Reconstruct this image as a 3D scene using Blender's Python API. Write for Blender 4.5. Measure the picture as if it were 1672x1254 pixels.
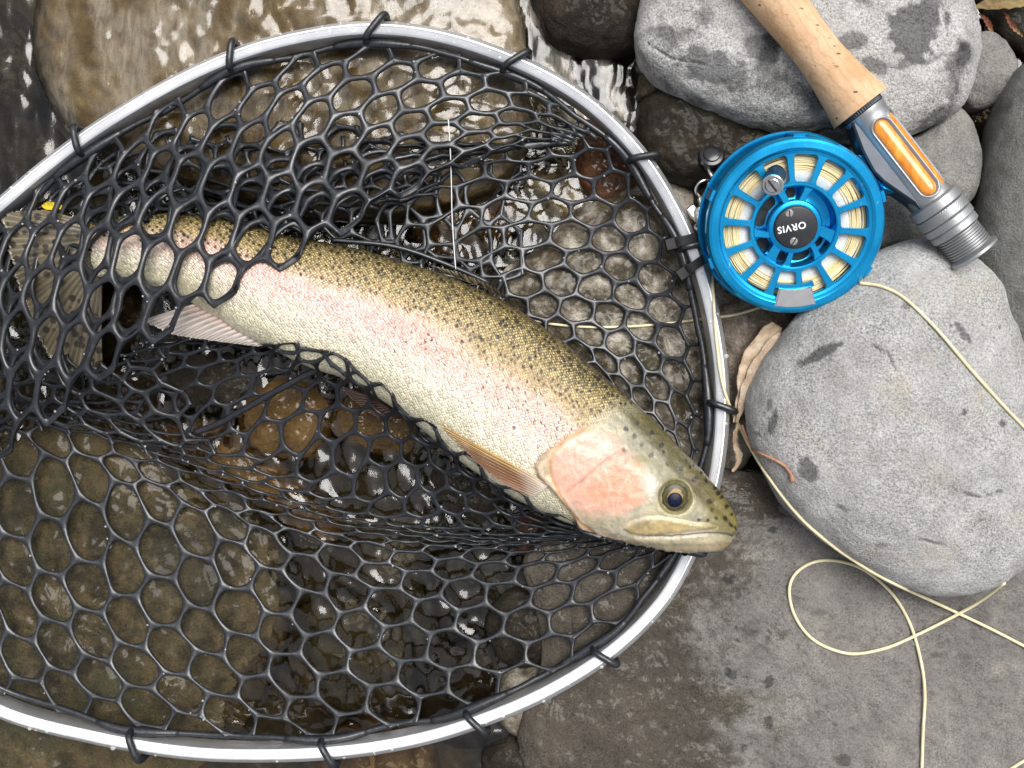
import bpy, math, random
import numpy as np
from mathutils import Vector, Matrix
from mathutils.bvhtree import BVHTree

# ------------------------------------------------------------------ scene, camera, light
scene = bpy.context.scene
for o in list(bpy.data.objects): bpy.data.objects.remove(o, do_unlink=True)
COL = scene.collection
S = 0.60 / 1672.0          # metres per design unit (about 0.36 mm)
CAMH = 1533.0              # camera height above the net hoop, design units

cam_data = bpy.data.cameras.new("camera")
cam_data.sensor_width = 36.0
cam_data.lens = 18.0 / (836.0 / CAMH)
cam_data.clip_start = 0.01
cam_data.clip_end = 500.0
cam = bpy.data.objects.new("camera", cam_data)
cam.location = (0, 0, CAMH * S)
COL.objects.link(cam)
scene.camera = cam

SUN_DIR = Vector((0.22, 0.34, 1.0)).normalized()      # towards the bright part of the overcast
world = bpy.data.worlds.new("World"); scene.world = world
world.use_nodes = True
wn = world.node_tree; wn.nodes.clear()
sky = wn.nodes.new("ShaderNodeTexSky"); sky.sky_type = 'NISHITA'; sky.sun_disc = False
sky.sun_elevation = math.asin(SUN_DIR.z)
sky.sun_rotation = math.atan2(SUN_DIR.x, SUN_DIR.y)
sky.air_density = 1.0; sky.dust_density = 4.0; sky.ozone_density = 1.0
hs = wn.nodes.new("ShaderNodeHueSaturation"); hs.inputs['Saturation'].default_value = 0.28
bg = wn.nodes.new("ShaderNodeBackground"); bg.inputs['Strength'].default_value = 0.085
wo = wn.nodes.new("ShaderNodeOutputWorld")
wn.links.new(sky.outputs[0], hs.inputs['Color']); wn.links.new(hs.outputs[0], bg.inputs['Color'])
wn.links.new(bg.outputs[0], wo.inputs['Surface'])

sun_data = bpy.data.lights.new("sun", 'SUN')
sun_data.energy = 1.5; sun_data.angle = math.radians(38); sun_data.color = (1.0, 0.98, 0.95)
sun = bpy.data.objects.new("sun", sun_data)
sun.rotation_euler = (-SUN_DIR).to_track_quat('-Z', 'Y').to_euler()
sun.location = (0.5, 0.5, 3); COL.objects.link(sun)

scene.view_settings.view_transform = 'Standard'
scene.view_settings.look = 'None'
scene.view_settings.exposure = 1.03
scene.view_settings.gamma = 1.0
scene.view_settings.use_curve_mapping = False
scene.render.engine = 'CYCLES'
scene.cycles.transparent_max_bounces = 16
scene.cycles.max_bounces = 5

# ------------------------------------------------------------------ helpers
rng = np.random.default_rng(7)
def P(px, py, z=0.0):
    """point of the place (design units): seen at px,py from the camera and z above the hoop"""
    px = np.asarray(px, float); py = np.asarray(py, float); z = np.asarray(z, float)
    k = 1.0 - z / CAMH
    return np.stack(np.broadcast_arrays((px - 836.0) * k, -(py - 627.0) * k, z), -1)
def lin(r, g, b):
    f = lambda c: (c/255/12.92) if c/255 <= 0.04045 else ((c/255 + 0.055)/1.055) ** 2.4
    return (f(r), f(g), f(b))

def _hash(ix, iy, iz, seed):
    h = (ix.astype(np.int64)*374761393 + iy.astype(np.int64)*668265263 + iz.astype(np.int64)*2147483647 + seed*1274126177) & 0xffffffff
    h = ((h ^ (h >> 13)) * 1274126177) & 0xffffffff
    h = ((h ^ (h >> 16)) * 2246822519) & 0xffffffff
    return ((h ^ (h >> 15)) & 0xffffff) / float(0xffffff)
def vnoise(p, seed=0):
    p = np.asarray(p, float)
    i = np.floor(p); f = p - i; i = i.astype(np.int64)
    u = f*f*f*(f*(f*6-15)+10)
    out = 0
    for dx in (0, 1):
        wx = u[..., 0] if dx else 1-u[..., 0]
        for dy in (0, 1):
            wy = u[..., 1] if dy else 1-u[..., 1]
            for dz in (0, 1):
                wz = u[..., 2] if dz else 1-u[..., 2]
                out = out + wx*wy*wz*_hash(i[..., 0]+dx, i[..., 1]+dy, i[..., 2]+dz, seed)
    return out*2-1
def fbm(p, octaves=4, seed=0, gain=0.5, lac=2.03):
    a = 1.0; s = 0; q = np.asarray(p, float); n = 0
    for k in range(octaves):
        s = s + a*vnoise(q + 17.3*k, seed+k); n += a; a *= gain; q = q*lac
    return s/n
def smooth(e0, e1, x):
    t = np.clip((x-e0)/(e1-e0), 0, 1); return t*t*(3-2*t)

def catmull(pts, n, closed=False):
    """n points evenly spaced along a Catmull-Rom curve through pts (any dimension)"""
    pts = np.asarray(pts, float); m = len(pts)
    if closed: q = np.concatenate([pts[-1:], pts, pts[:2]]); segs = m
    else: q = np.concatenate([2*pts[:1]-pts[1:2], pts, 2*pts[-1:]-pts[-2:-1]]); segs = m-1
    out = []
    t = np.linspace(0, 1, 24, endpoint=False)[:, None]
    for i in range(segs):
        a, b, c, d = q[i], q[i+1], q[i+2], q[i+3]
        out.append(0.5*((2*b) + (c-a)*t + (2*a-5*b+4*c-d)*t*t + (-a+3*b-3*c+d)*t**3))
    out = np.concatenate(out + [pts[:1] if closed else pts[-1:]])
    L = np.concatenate([[0], np.cumsum(np.linalg.norm(np.diff(out, axis=0), axis=1))])
    s = np.linspace(0, L[-1], n, endpoint=not closed)
    return np.stack([np.interp(s, L, out[:, k]) for k in range(out.shape[1])], -1)

def grid_faces(nr, nc, wrap=False, base=0):
    i = np.arange(nr-1)[:, None]; j = np.arange(nc if wrap else nc-1)[None, :]
    j2 = (j+1) % nc
    a = i*nc+j; b = i*nc+j2; c = (i+1)*nc+j2; d = (i+1)*nc+j
    return (np.stack([a, b, c, d], -1).reshape(-1, 4) + base)

def make(name, verts, faces, mat, parent=None, origin=None, smooth_shade=True, sharp=None):
    """one mesh object from design-unit verts; origin is its base point"""
    verts = np.asarray(verts, float)
    if origin is None:
        origin = np.array([0, 0, 0.0]) if parent is not None else np.array([verts[:, 0].mean(), verts[:, 1].mean(), verts[:, 2].min()])
    o0 = np.asarray(origin, float)
    po = np.zeros(3)
    if parent is not None: po = np.array(parent.get('_o', (0, 0, 0)))
    me = bpy.data.meshes.new(name)
    v = ((verts - o0 - (po if parent is not None else 0))*S)
    if isinstance(faces, np.ndarray): faces = faces.tolist()
    me.from_pydata(v.tolist(), [], faces)
    if smooth_shade:
        me.polygons.foreach_set('use_smooth', np.ones(len(me.polygons), bool))
        if sharp is not None: me.set_sharp_from_angle(angle=math.radians(sharp))
    me.update()
    if mat is not None: me.materials.append(mat)
    ob = bpy.data.objects.new(name, me); COL.objects.link(ob)
    if parent is not None:
        ob.parent = parent; ob.location = o0*S; ob['_o'] = (po+o0).tolist()
    else:
        ob.location = o0*S; ob['_o'] = o0.tolist()
    return ob
def empty(name, origin):
    ob = bpy.data.objects.new(name, None); COL.objects.link(ob)
    ob.empty_display_size = 0.02
    ob.location = np.asarray(origin, float)*S; ob['_o'] = np.asarray(origin, float).tolist()
    return ob
def tag(o, label=None, cat=None, group=None, kind=None):
    if label: o['label'] = label
    if cat: o['category'] = cat
    if group: o['group'] = group
    if kind: o['kind'] = kind
    return o
def attr(ob, name, vals):
    a = ob.data.attributes.new(name, 'FLOAT', 'POINT'); a.data.foreach_set('value', np.asarray(vals, np.float32).ravel())
def cattr(ob, name, cols):
    cols = np.asarray(cols, np.float32); c4 = np.ones((len(cols), 4), np.float32); c4[:, :3] = cols
    a = ob.data.attributes.new(name, 'FLOAT_COLOR', 'POINT'); a.data.foreach_set('color', c4.ravel())

def frames(path, up=(0, 0, 1)):
    t = np.gradient(path, axis=-2); t /= np.linalg.norm(t, axis=-1, keepdims=True)+1e-9
    upv = np.broadcast_to(np.asarray(up, float), t.shape) + 0.05*np.array([0.37, 0.61, 0.0])
    a = np.cross(t, upv); a /= np.linalg.norm(a, axis=-1, keepdims=True)+1e-9
    b = np.cross(a, t)
    return t, a, b
def tube(path, r, sides=8, closed=False, cap=True):
    path = np.asarray(path, float); n = len(path)
    if closed:
        ext = np.concatenate([path[-1:], path, path[:1]]); t, a, b = frames(ext); a, b = a[1:-1], b[1:-1]
    else: t, a, b = frames(path)
    r = np.broadcast_to(np.asarray(r, float), (n,))
    ang = np.linspace(0, 2*np.pi, sides, endpoint=False)
    v = path[:, None] + r[:, None, None]*(np.cos(ang)[None, :, None]*a[:, None] + np.sin(ang)[None, :, None]*b[:, None])
    f = grid_faces(n, sides, True).tolist()
    if closed: f += [[(n-1)*sides+j, (n-1)*sides+(j+1) % sides, (j+1) % sides, j] for j in range(sides)]
    elif cap: f += [list(range(sides))[::-1], [(n-1)*sides+j for j in range(sides)]]
    return v.reshape(-1, 3), f
def join(parts):
    vs, fs, n = [], [], 0
    for v, f in parts:
        v = np.asarray(v, float); f = f.tolist() if isinstance(f, np.ndarray) else f
        vs.append(v); fs += [[k+n for k in q] for q in f]; n += len(v)
    return np.concatenate(vs), fs
def lathe(prof, sides=64, closed=False):
    """profile of (r, z) about z"""
    prof = np.asarray(prof, float); ang = np.linspace(0, 2*np.pi, sides, endpoint=False)
    v = np.stack([prof[:, None, 0]*np.cos(ang), prof[:, None, 0]*np.sin(ang), np.broadcast_to(prof[:, None, 1], (len(prof), sides))], -1)
    f = grid_faces(len(prof), sides, True).tolist(); n = len(prof)
    if closed: f += [[(n-1)*sides+j, (n-1)*sides+(j+1) % sides, (j+1) % sides, j] for j in range(sides)]
    return v.reshape(-1, 3), f
def prism(poly, z0, z1, bev=0.0):
    """extruded polygon (counter-clockwise) with a small bevel on its upper edge"""
    poly = np.asarray(poly, float); n = len(poly); c = poly.mean(0)
    e = np.roll(poly, -1, 0)-np.roll(poly, 1, 0); e /= np.linalg.norm(e, axis=1, keepdims=True)+1e-9
    inw = np.stack([-e[:, 1], e[:, 0]], -1)
    rings = [(poly, z0), (poly, z1-bev), (poly+inw*bev, z1)] if bev else [(poly, z0), (poly, z1)]
    v = np.concatenate([np.c_[p, np.full(n, z)] for p, z in rings]); k = len(rings)
    f = grid_faces(k, n, True).tolist() + [list(range(n))[::-1], [(k-1)*n+j for j in range(n)]]
    return v, f

def dpoly(px, py, pts):
    pts = np.asarray(pts, float); d = np.full(px.shape, 1e9)
    for a, b in zip(pts[:-1], pts[1:]):
        e = b-a; t = np.clip(((px-a[0])*e[0]+(py-a[1])*e[1])/(e@e+1e-9), 0, 1)
        d = np.minimum(d, np.hypot(px-a[0]-t*e[0], py-a[1]-t*e[1]))
    return d

# ------------------------------------------------------------------ materials
class NT:
    def __init__(s, name):
        s.m = bpy.data.materials.new(name); s.m.use_nodes = True; s.t = s.m.node_tree; s.t.nodes.clear()
        s.out = s.t.nodes.new("ShaderNodeOutputMaterial")
    def n(s, typ, **kw):
        x = s.t.nodes.new(typ)
        for k, v in kw.items(): setattr(x, k, v)
        return x
    def set(s, sock, v):
        if isinstance(v, bpy.types.NodeSocket): s.t.links.new(v, sock)
        elif isinstance(v, (tuple, list)) and len(v) == 3 and sock.type == 'RGBA': sock.default_value = (*v, 1)
        else: sock.default_value = v
    def coord(s, which='Object'):
        return s.n("ShaderNodeTexCoord").outputs[which]
    def mapping(s, vec, scale=(1, 1, 1), rot=(0, 0, 0), loc=(0, 0, 0)):
        m = s.n("ShaderNodeMapping"); s.set(m.inputs['Vector'], vec); m.inputs['Scale'].default_value = scale
        m.inputs['Rotation'].default_value = rot; m.inputs['Location'].default_value = loc; return m.outputs[0]
    def noise(s, vec, scale, detail=4, rough=0.55, dist=0.0, out='Fac'):
        x = s.n("ShaderNodeTexNoise"); s.set(x.inputs['Vector'], vec); x.inputs['Scale'].default_value = scale
        x.inputs['Detail'].default_value = detail; x.inputs['Roughness'].default_value = rough; x.inputs['Distortion'].default_value = dist
        return x.outputs[out]
    def voro(s, vec, scale, feature='F1', rand=1.0, out='Distance', dims='3D'):
        x = s.n("ShaderNodeTexVoronoi", feature=feature, voronoi_dimensions=dims); s.set(x.inputs['Vector'], vec)
        x.inputs['Scale'].default_value = scale; x.inputs['Randomness'].default_value = rand; return x.outputs[out]
    def ramp(s, fac, stops, interp='LINEAR'):
        x = s.n("ShaderNodeValToRGB"); s.set(x.inputs[0], fac); cr = x.color_ramp; cr.interpolation = interp
        while len(cr.elements) < len(stops): cr.elements.new(0.5)
        for e, (p, c) in zip(cr.elements, stops):
            e.position = p; e.color = (*c, 1) if isinstance(c, (tuple, list)) else (c, c, c, 1)
        return x.outputs[0]
    def mix(s, fac, a, b, mode='MIX'):
        x = s.n("ShaderNodeMix", data_type='RGBA', blend_type=mode)
        s.set(x.inputs[0], fac); s.set(x.inputs[6], a); s.set(x.inputs[7], b); return x.outputs[2]
    def math(s, op, a, b=0.0, clamp=False):
        x = s.n("ShaderNodeMath", operation=op, use_clamp=clamp); s.set(x.inputs[0], a); s.set(x.inputs[1], b); return x.outputs[0]
    def attr(s, name, out='Fac'):
        x = s.n("ShaderNodeAttribute", attribute_name=name); return x.outputs[out]
    def bump(s, h, dist=0.001, strength=1.0, normal=None):
        x = s.n("ShaderNodeBump"); s.set(x.inputs['Height'], h); x.inputs['Distance'].default_value = dist
        s.set(x.inputs['Strength'], strength)
        if normal is not None: s.set(x.inputs['Normal'], normal)
        return x.outputs[0]
    def bsdf(s, **kw):
        x = s.n("ShaderNodeBsdfPrincipled")
        for k, v in kw.items(): s.set(x.inputs[k.replace('_', ' ')], v)
        return x
    def done(s, shader):
        s.t.links.new(shader.outputs[0] if hasattr(shader, 'outputs') else shader, s.out.inputs['Surface']); return s.m

def mat_rock(name, light, mid, dark, speck=(0.62, 0.60, 0.56), specks=0.5, wet=0.0, patch=None, rough=0.75, grain=1.0, wet_noise=None, lichen=None, coat=0.8, coat_scale=48, coat_d=0.0030, con=0.14):
    """granular river stone; attribute 'stain' marks damp patches, 'wet' how wet it is"""
    m = NT(name); co = m.coord()
    big = m.noise(co, 14, 5, 0.6)
    med = m.noise(co, 70, 5, 0.65)
    fine = m.noise(co, 800*grain, 3, 0.75)
    vf = m.noise(co, 1500*grain, 2, 0.6)
    base = m.ramp(m.math('ADD', m.math('MULTIPLY', big, 0.55), m.math('MULTIPLY', med, 0.45)), [(0.5-con, dark), (0.5, mid), (0.5+con, light)])
    if patch is not None:
        pm = m.ramp(m.noise(co, 24, 6, 0.6, 0.4), [(0.52, 0.0), (0.62, 1.0)])
        base = m.mix(pm, base, patch)
    if lichen is not None:
        lm = m.ramp(m.noise(m.mapping(co, loc=(3, 1, 2)), 33, 6, 0.65), [(0.53, 0.0), (0.66, 1.0)])
        base = m.mix(lm, base, lichen)
    sp = m.ramp(fine, [(0.34, 0.30), (0.5, 1.0), (0.66, 1.55)])
    sk = m.math('MULTIPLY', specks, m.ramp(m.noise(m.mapping(co, loc=(7, 5, 1)), 26, 4, 0.6), [(0.32, 0.45), (0.68, 1.15)]))
    base = m.mix(sk, base, m.mix(1.0, base, sp, 'MULTIPLY'))
    wsp = m.ramp(vf, [(0.60, 0.0), (0.72, 1.0)])
    base = m.mix(m.math('MULTIPLY', wsp, 0.5*specks), base, speck)
    dsp = m.ramp(m.voro(co, 420*grain), [(0.08, 1.0), (0.18, 0.0)])
    base = m.mix(m.math('MULTIPLY', dsp, 0.45*specks), base, tuple(c*0.35 for c in dark))
    stain = m.attr('stain')
    base = m.mix(stain, base, m.mix(1.0, base, (0.30, 0.30, 0.31), 'MULTIPLY'))
    w = m.attr('wet')
    wetf = m.math('ADD', w, wet, True)
    if wet_noise: wetf = m.math('MULTIPLY', wetf, m.ramp(m.noise(co, wet_noise, 4, 0.6), [(0.35, 0.35), (0.55, 1.0)]))
    base = m.mix(wetf, base, m.mix(1.0, base, (0.40, 0.37, 0.32), 'MULTIPLY'))
    rg = m.math('SUBTRACT', rough, m.math('MULTIPLY', wetf, rough-0.45))
    h = m.math('ADD', m.math('MULTIPLY', fine, 0.55), m.math('ADD', m.math('MULTIPLY', med, 1.3), m.math('MULTIPLY', vf, 0.25)))
    nrm = m.bump(h, 0.0022, 0.8)
    b = m.bsdf(Base_Color=base, Roughness=rg, Normal=nrm, Specular_IOR_Level=m.math('SUBTRACT', 0.3, m.math('MULTIPLY', wetf, 0.26)))
    m.set(b.inputs['Coat Weight'], m.math('MULTIPLY', wetf, coat)); b.inputs['Coat Roughness'].default_value = 0.085
    m.set(b.inputs['Coat Normal'], m.bump(m.noise(co, coat_scale, 3, 0.5), coat_d, 0.9)); b.inputs['Coat IOR'].default_value = 1.36
    return m.done(b)

def mat_plain(name, color, rough=0.5, metal=0.0, bump_scale=None, bump_d=0.0003, var=0.0, var_scale=60, coat=0.0, spec=0.5, aniso=None):
    m = NT(name); co = m.coord()
    c = color
    if var: c = m.mix(m.ramp(m.noise(co, var_scale, 5, 0.6), [(0.35, 0.0), (0.65, 1.0)]), tuple(x*(1-var) for x in color), tuple(min(1, x*(1+var)) for x in color))
    r = m.math('ADD', rough-0.06, m.math('MULTIPLY', m.noise(co, 180, 3), 0.12))
    b = m.bsdf(Base_Color=c, Roughness=r, Metallic=metal, Specular_IOR_Level=spec, Coat_Weight=coat)
    if bump_scale: m.set(b.inputs['Normal'], m.bump(m.noise(co, bump_scale, 4), bump_d, 0.7))
    return m.done(b)

M = {}
M['granite'] = mat_rock('granite_grey', (0.44, 0.435, 0.425), (0.345, 0.34, 0.33), (0.26, 0.252, 0.24), specks=0.8, lichen=(0.36, 0.335, 0.295))
M['granite_patchy'] = mat_rock('granite_patchy', (0.50, 0.49, 0.475), (0.38, 0.37, 0.355), (0.22, 0.215, 0.205), specks=0.9, patch=(0.12, 0.118, 0.115))
M['granite_dark'] = mat_rock('granite_dark', (0.20, 0.20, 0.185), (0.15, 0.15, 0.14), (0.10, 0.10, 0.09), specks=0.5)
M['granite_mid'] = mat_rock('granite_mid', (0.27, 0.26, 0.235), (0.20, 0.195, 0.18), (0.12, 0.115, 0.10), specks=0.7)
M['slab'] = mat_rock('slab_brown', (0.240, 0.224, 0.206), (0.180, 0.167, 0.154), (0.122, 0.114, 0.105), specks=0.7, lichen=(0.225, 0.21, 0.185), speck=(0.38, 0.345, 0.30), coat=0.35, coat_scale=170, coat_d=0.0013)
M['wet_dark'] = mat_rock('wet_dark_stone', (0.085, 0.070, 0.052), (0.050, 0.042, 0.032), (0.024, 0.020, 0.016), specks=0.7, wet=0.8, speck=(0.16, 0.14, 0.12), coat=0.22, coat_scale=150, coat_d=0.0014, con=0.10)
M['wet_brown'] = mat_rock('wet_brown_stone', (0.34, 0.21, 0.08), (0.22, 0.135, 0.05), (0.10, 0.062, 0.026), specks=0.45, wet=0.8, speck=(0.3, 0.24, 0.16))
M['wet_rust'] = mat_rock('wet_rust_stone', (0.27, 0.12, 0.055), (0.17, 0.075, 0.035), (0.09, 0.042, 0.025), specks=0.4, wet=0.8, speck=(0.3, 0.2, 0.13))
M['wet_olive'] = mat_rock('wet_olive_stone', (0.14, 0.108, 0.056), (0.088, 0.070, 0.038), (0.040, 0.034, 0.020), specks=0.6, wet=0.75, speck=(0.24, 0.21, 0.14), wet_noise=16, lichen=(0.075, 0.072, 0.038), con=0.06, patch=(0.05, 0.042, 0.024), coat=0.6, coat_scale=60, coat_d=0.0022)
M['wet_tan'] = mat_rock('wet_tan_stone', (0.46, 0.37, 0.23), (0.33, 0.25, 0.135), (0.15, 0.10, 0.04), specks=0.4, wet=0.35, speck=(0.5, 0.45, 0.36), lichen=(0.16, 0.115, 0.045))
M['wet_film'] = mat_rock('wet_film_stone', (0.50, 0.455, 0.38), (0.29, 0.255, 0.20), (0.085, 0.07, 0.045), specks=0.6, wet=0.55, speck=(0.4, 0.37, 0.3), patch=(0.085, 0.066, 0.036), wet_noise=40, coat=1.0, coat_scale=30, coat_d=0.0018, con=0.055)
M['rubber'] = None

# ------------------------------------------------------------------ stream bed (reaches the horizon)
def bed():
    m = mat_rock('stream_bed_gravel', (0.13, 0.105, 0.065), (0.075, 0.06, 0.04), (0.03, 0.025, 0.018), specks=0.5, wet=0.6, speck=(0.2, 0.18, 0.14))
    n = 150
    t = np.linspace(-1, 1, n); g = np.sign(t)*(np.abs(t)*1500 + np.abs(t)**7*300000)
    X, Y = np.meshgrid(g, g)
    p = np.stack([X, Y, 0*X], -1)
    near = np.exp(-(np.hypot(X, Y)/6000)**2)
    Z = -205 + 28*fbm(p/120.0, 4, 3)*near + 150*(1-near)*fbm(p/9000.0, 3, 5)
    v = np.stack([X, Y, Z], -1).reshape(-1, 3)
    o = make('stream_bed', v, grid_faces(n, n), m, origin=(0, 0, -205)); tag(o, 'dark gravelly stream bed below the stones', kind='structure')
    return o
bed()

# ------------------------------------------------------------------ stones
BV = {}          # name -> BVHTree, design units
ROCKS = []
def to_bvh(v, f): return BVHTree.FromPolygons([tuple(x) for x in v], [tuple(q) for q in f])
def height(px, py, trees, z_from=600.0):
    """height of the stones straight below a point given in design x,y"""
    best = -1e9
    for t in trees:
        h = t.ray_cast(Vector((px, py, z_from)), Vector((0, 0, -1)))
        if h[0] is not None: best = max(best, h[0].z)
    return best

def stone(name, label, outline, z_eq, z_top, z_bot, mat, n_top=2.6, n_side=2.4, lump=0.05, lump_scale=1.6, rough=2.0, seed=1, centre=None,
          na=180, nr=70, stains=(), wetline=None, cat='rock', group=None, tilt=(0, 0), wet_fn=None, pits=0.0, cracks=()):
    q = catmull(outline, na, True)
    Q = P(q[:, 0], q[:, 1], z_eq)
    area = 0.5*np.sum(Q[:, 0]*np.roll(Q[:, 1], -1)-Q[:, 1]*np.roll(Q[:, 0], -1))
    if area < 0: Q = Q[::-1]
    C = Q.mean(0) if centre is None else P(centre[0], centre[1], z_eq)
    al = np.linspace(0.004, np.pi-0.004, nr)
    n_up = int(nr*0.74); tu = np.linspace(0.006, 1, n_up); r_up = 1-(1-tu)**1.5; td = np.linspace(1, 0.02, nr-n_up+1)[1:]; r_dn = 1-(1-td)**1.5
    rho = np.concatenate([r_up, r_dn]); sa_ = np.clip(rho**(n_side/2), 0, 1); zf = np.sqrt(1-sa_**2)**(2/n_top); zf[n_up:] *= -1
    hz = np.where(zf > 0, zf*(z_top-z_eq), zf*(z_eq-z_bot))
    V = C[None, None] + rho[:, None, None]*(Q-C)[None]*np.array([1, 1, 0])
    V[..., 2] = z_eq + hz[:, None]
    size = np.sqrt(abs(area))
    V[..., 2] += tilt[0]*(V[..., 0]-C[0]) + tilt[1]*(V[..., 1]-C[1])
    # normals on the grid
    du = np.roll(V, -1, 1)-np.roll(V, 1, 1); dv = np.gradient(V, axis=0)
    N = np.cross(dv, du); N /= np.linalg.norm(N, axis=-1, keepdims=True)+1e-9
    if (N[nr//4, :, 2].mean()) < 0: N = -N
    d = size*lump*fbm(V/size*lump_scale*2 + seed*3.7, 4, seed) + rough*fbm(V/14.0 + seed, 4, seed+20)
    if pits: d -= pits*smooth(0.35, 0.6, fbm(V/10.0+seed*1.7, 3, seed+40))
    kq = 1/(1-V[..., 2]/CAMH); qx = V[..., 0]*kq+836; qy = 627-V[..., 1]*kq; wob = 5*fbm(V/22.0+seed, 3, seed+70)
    crk = np.zeros(qx.shape)
    for pl, wd in cracks: crk = np.maximum(crk, smooth(wd, 0.2*wd, dpoly(qx+wob, qy+wob, pl)+1.2*fbm(V/6.0, 2, seed+71))*(V[..., 2] > z_eq))
    d = d-4.5*crk
    V = V + N*d[..., None]
    v = V.reshape(-1, 3)
    f = grid_faces(nr, na, True)[:, ::-1].tolist() + [[j for j in range(na)], [(nr-1)*na+j for j in range(na)][::-1]]
    ob = make(name, v, f, M[mat] if isinstance(mat, str) else mat)
    k = 1/(1-v[:, 2]/CAMH); px = v[:, 0]*k+836; py = 627-v[:, 1]*k
    st = np.zeros(len(v)); nz = fbm(v/13.0+5, 4, seed+60); nz2 = fbm(v/45.0+9, 3, seed+61)
    for (cx, cy, rx, ry, ang, amt) in stains:
        ca, sa = math.cos(math.radians(ang)), math.sin(math.radians(ang))
        dx, dy = px-cx, py-cy
        r = np.hypot((dx*ca+dy*sa)/rx, (-dx*sa+dy*ca)/ry)
        st = np.maximum(st, amt*smooth(1.12, 0.86, r+0.5*nz+0.25*nz2)*(v[:, 2] > z_eq-40))
    st = np.maximum(st, 0.75*crk.reshape(-1)); attr(ob, 'stain', st)
    wt = np.zeros(len(v))
    if wetline is not None: wt = smooth(wetline+12, wetline-10, v[:, 2]+9*nz+14*nz2)
    if wet_fn is not None: wt = np.maximum(wt, wet_fn(px, py, nz, nz2))
    attr(ob, 'wet', wt)
    tag(ob, label, cat, group)
    BV[label] = to_bvh(v, f); ROCKS.append(BV[label])
    return ob

# dry boulders on the right
stone('boulder', 'large pale grey boulder with dark damp patches under the cork grip', [(1046,-10),(1038,60),(1062,112),(1112,152),(1170,184),(1240,206),(1330,228),(1420,240),(1495,224),(1552,182),(1584,112),(1590,30),(1565,-70),(1440,-140),(1250,-150),(1095,-95)],
      -10, 62, -150, 'granite_patchy', n_top=2.5, n_side=2.9, lump=0.035, rough=2.2, seed=3, na=300, nr=120, wetline=-75, pits=1.0, cracks=[([(1425,108),(1470,109),(1505,104),(1545,90),(1580,76)], 3.2), ([(1060,70),(1100,96),(1150,104)], 2.4), ([(1330,215),(1380,206),(1430,214)], 2.2)],
      stains=[(1495,48,44,56,20,1.0),(1395,66,24,17,0,.8),(1428,108,24,14,30,.8),(1572,96,12,22,10,.9),(1165,112,62,30,18,.85),(1090,60,30,14,70,.5),(1245,80,30,22,20,.75),(1150,26,20,14,0,.45),(1310,205,22,6,0,.8)])
stone('boulder', 'big smooth light grey boulder crossed by the fly line at right', [(1212,672),(1232,612),(1288,532),(1355,462),(1425,408),(1495,388),(1560,408),(1612,452),(1652,520),(1692,640),(1722,780),(1708,890),(1640,950),(1560,969),(1470,956),(1400,915),(1328,862),(1262,804),(1222,735)],
      15, 118, -70, 'granite', n_top=2.3, n_side=2.6, lump=0.03, rough=1.3, seed=8, na=340, nr=130, pits=0.7, cracks=[([(1420,560),(1450,580),(1462,604)], 1.8), ([(1560,800),(1604,812),(1640,806)], 1.8), ([(1500,880),(1540,890)], 1.6)], centre=(1475,690),
      stains=[(1340,577,34,8,-25,1),(1312,592,10,6,0,.9),(1262,690,7,20,12,.9),(1256,660,5,9,0,.7),(1318,768,15,20,-20,.9),(1570,540,6,24,-40,.9),(1553,532,4,4,0,.9),(1574,552,5,4,0,.9),(1574,672,5,6,0,.9),(1637,692,7,8,-30,.95),(1480,500,9,8,0,.6),(1376,830,12,4,40,.7),(1440,890,9,4,0,.6),(1236,708,8,4,30,.8),(1604,530,3,3,0,.9),(1632,534,3,3,0,.9)])
stone('boulder', 'tall dark grey boulder cut off by the right edge', [(1760,60),(1690,92),(1645,150),(1618,240),(1598,340),(1589,430),(1600,505),(1640,572),(1700,615),(1800,600),(1850,330),(1820,120)],
      -20, 60, -150, 'granite_dark', n_top=2.2, n_side=2.6, lump=0.03, rough=1.2, seed=12, na=200, nr=80)
stone('boulder', 'rounded mid grey boulder behind the reel seat', [(1350,285),(1400,225),(1480,225),(1545,178),(1578,190),(1594,235),(1590,305),(1563,352),(1510,388),(1430,408),(1370,380)],
      -45, 10, -160, 'granite_mid', lump=0.04, seed=15, rough=1.8)
stone('small_rock', 'small speckled grey rock in the upper right corner gap', [(1566,78),(1596,56),(1632,66),(1656,104),(1650,146),(1614,178),(1574,178),(1560,130)],
      -70, -35, -150, 'granite_mid', lump=0.05, seed=19, na=120, nr=50, wetline=-90)
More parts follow.
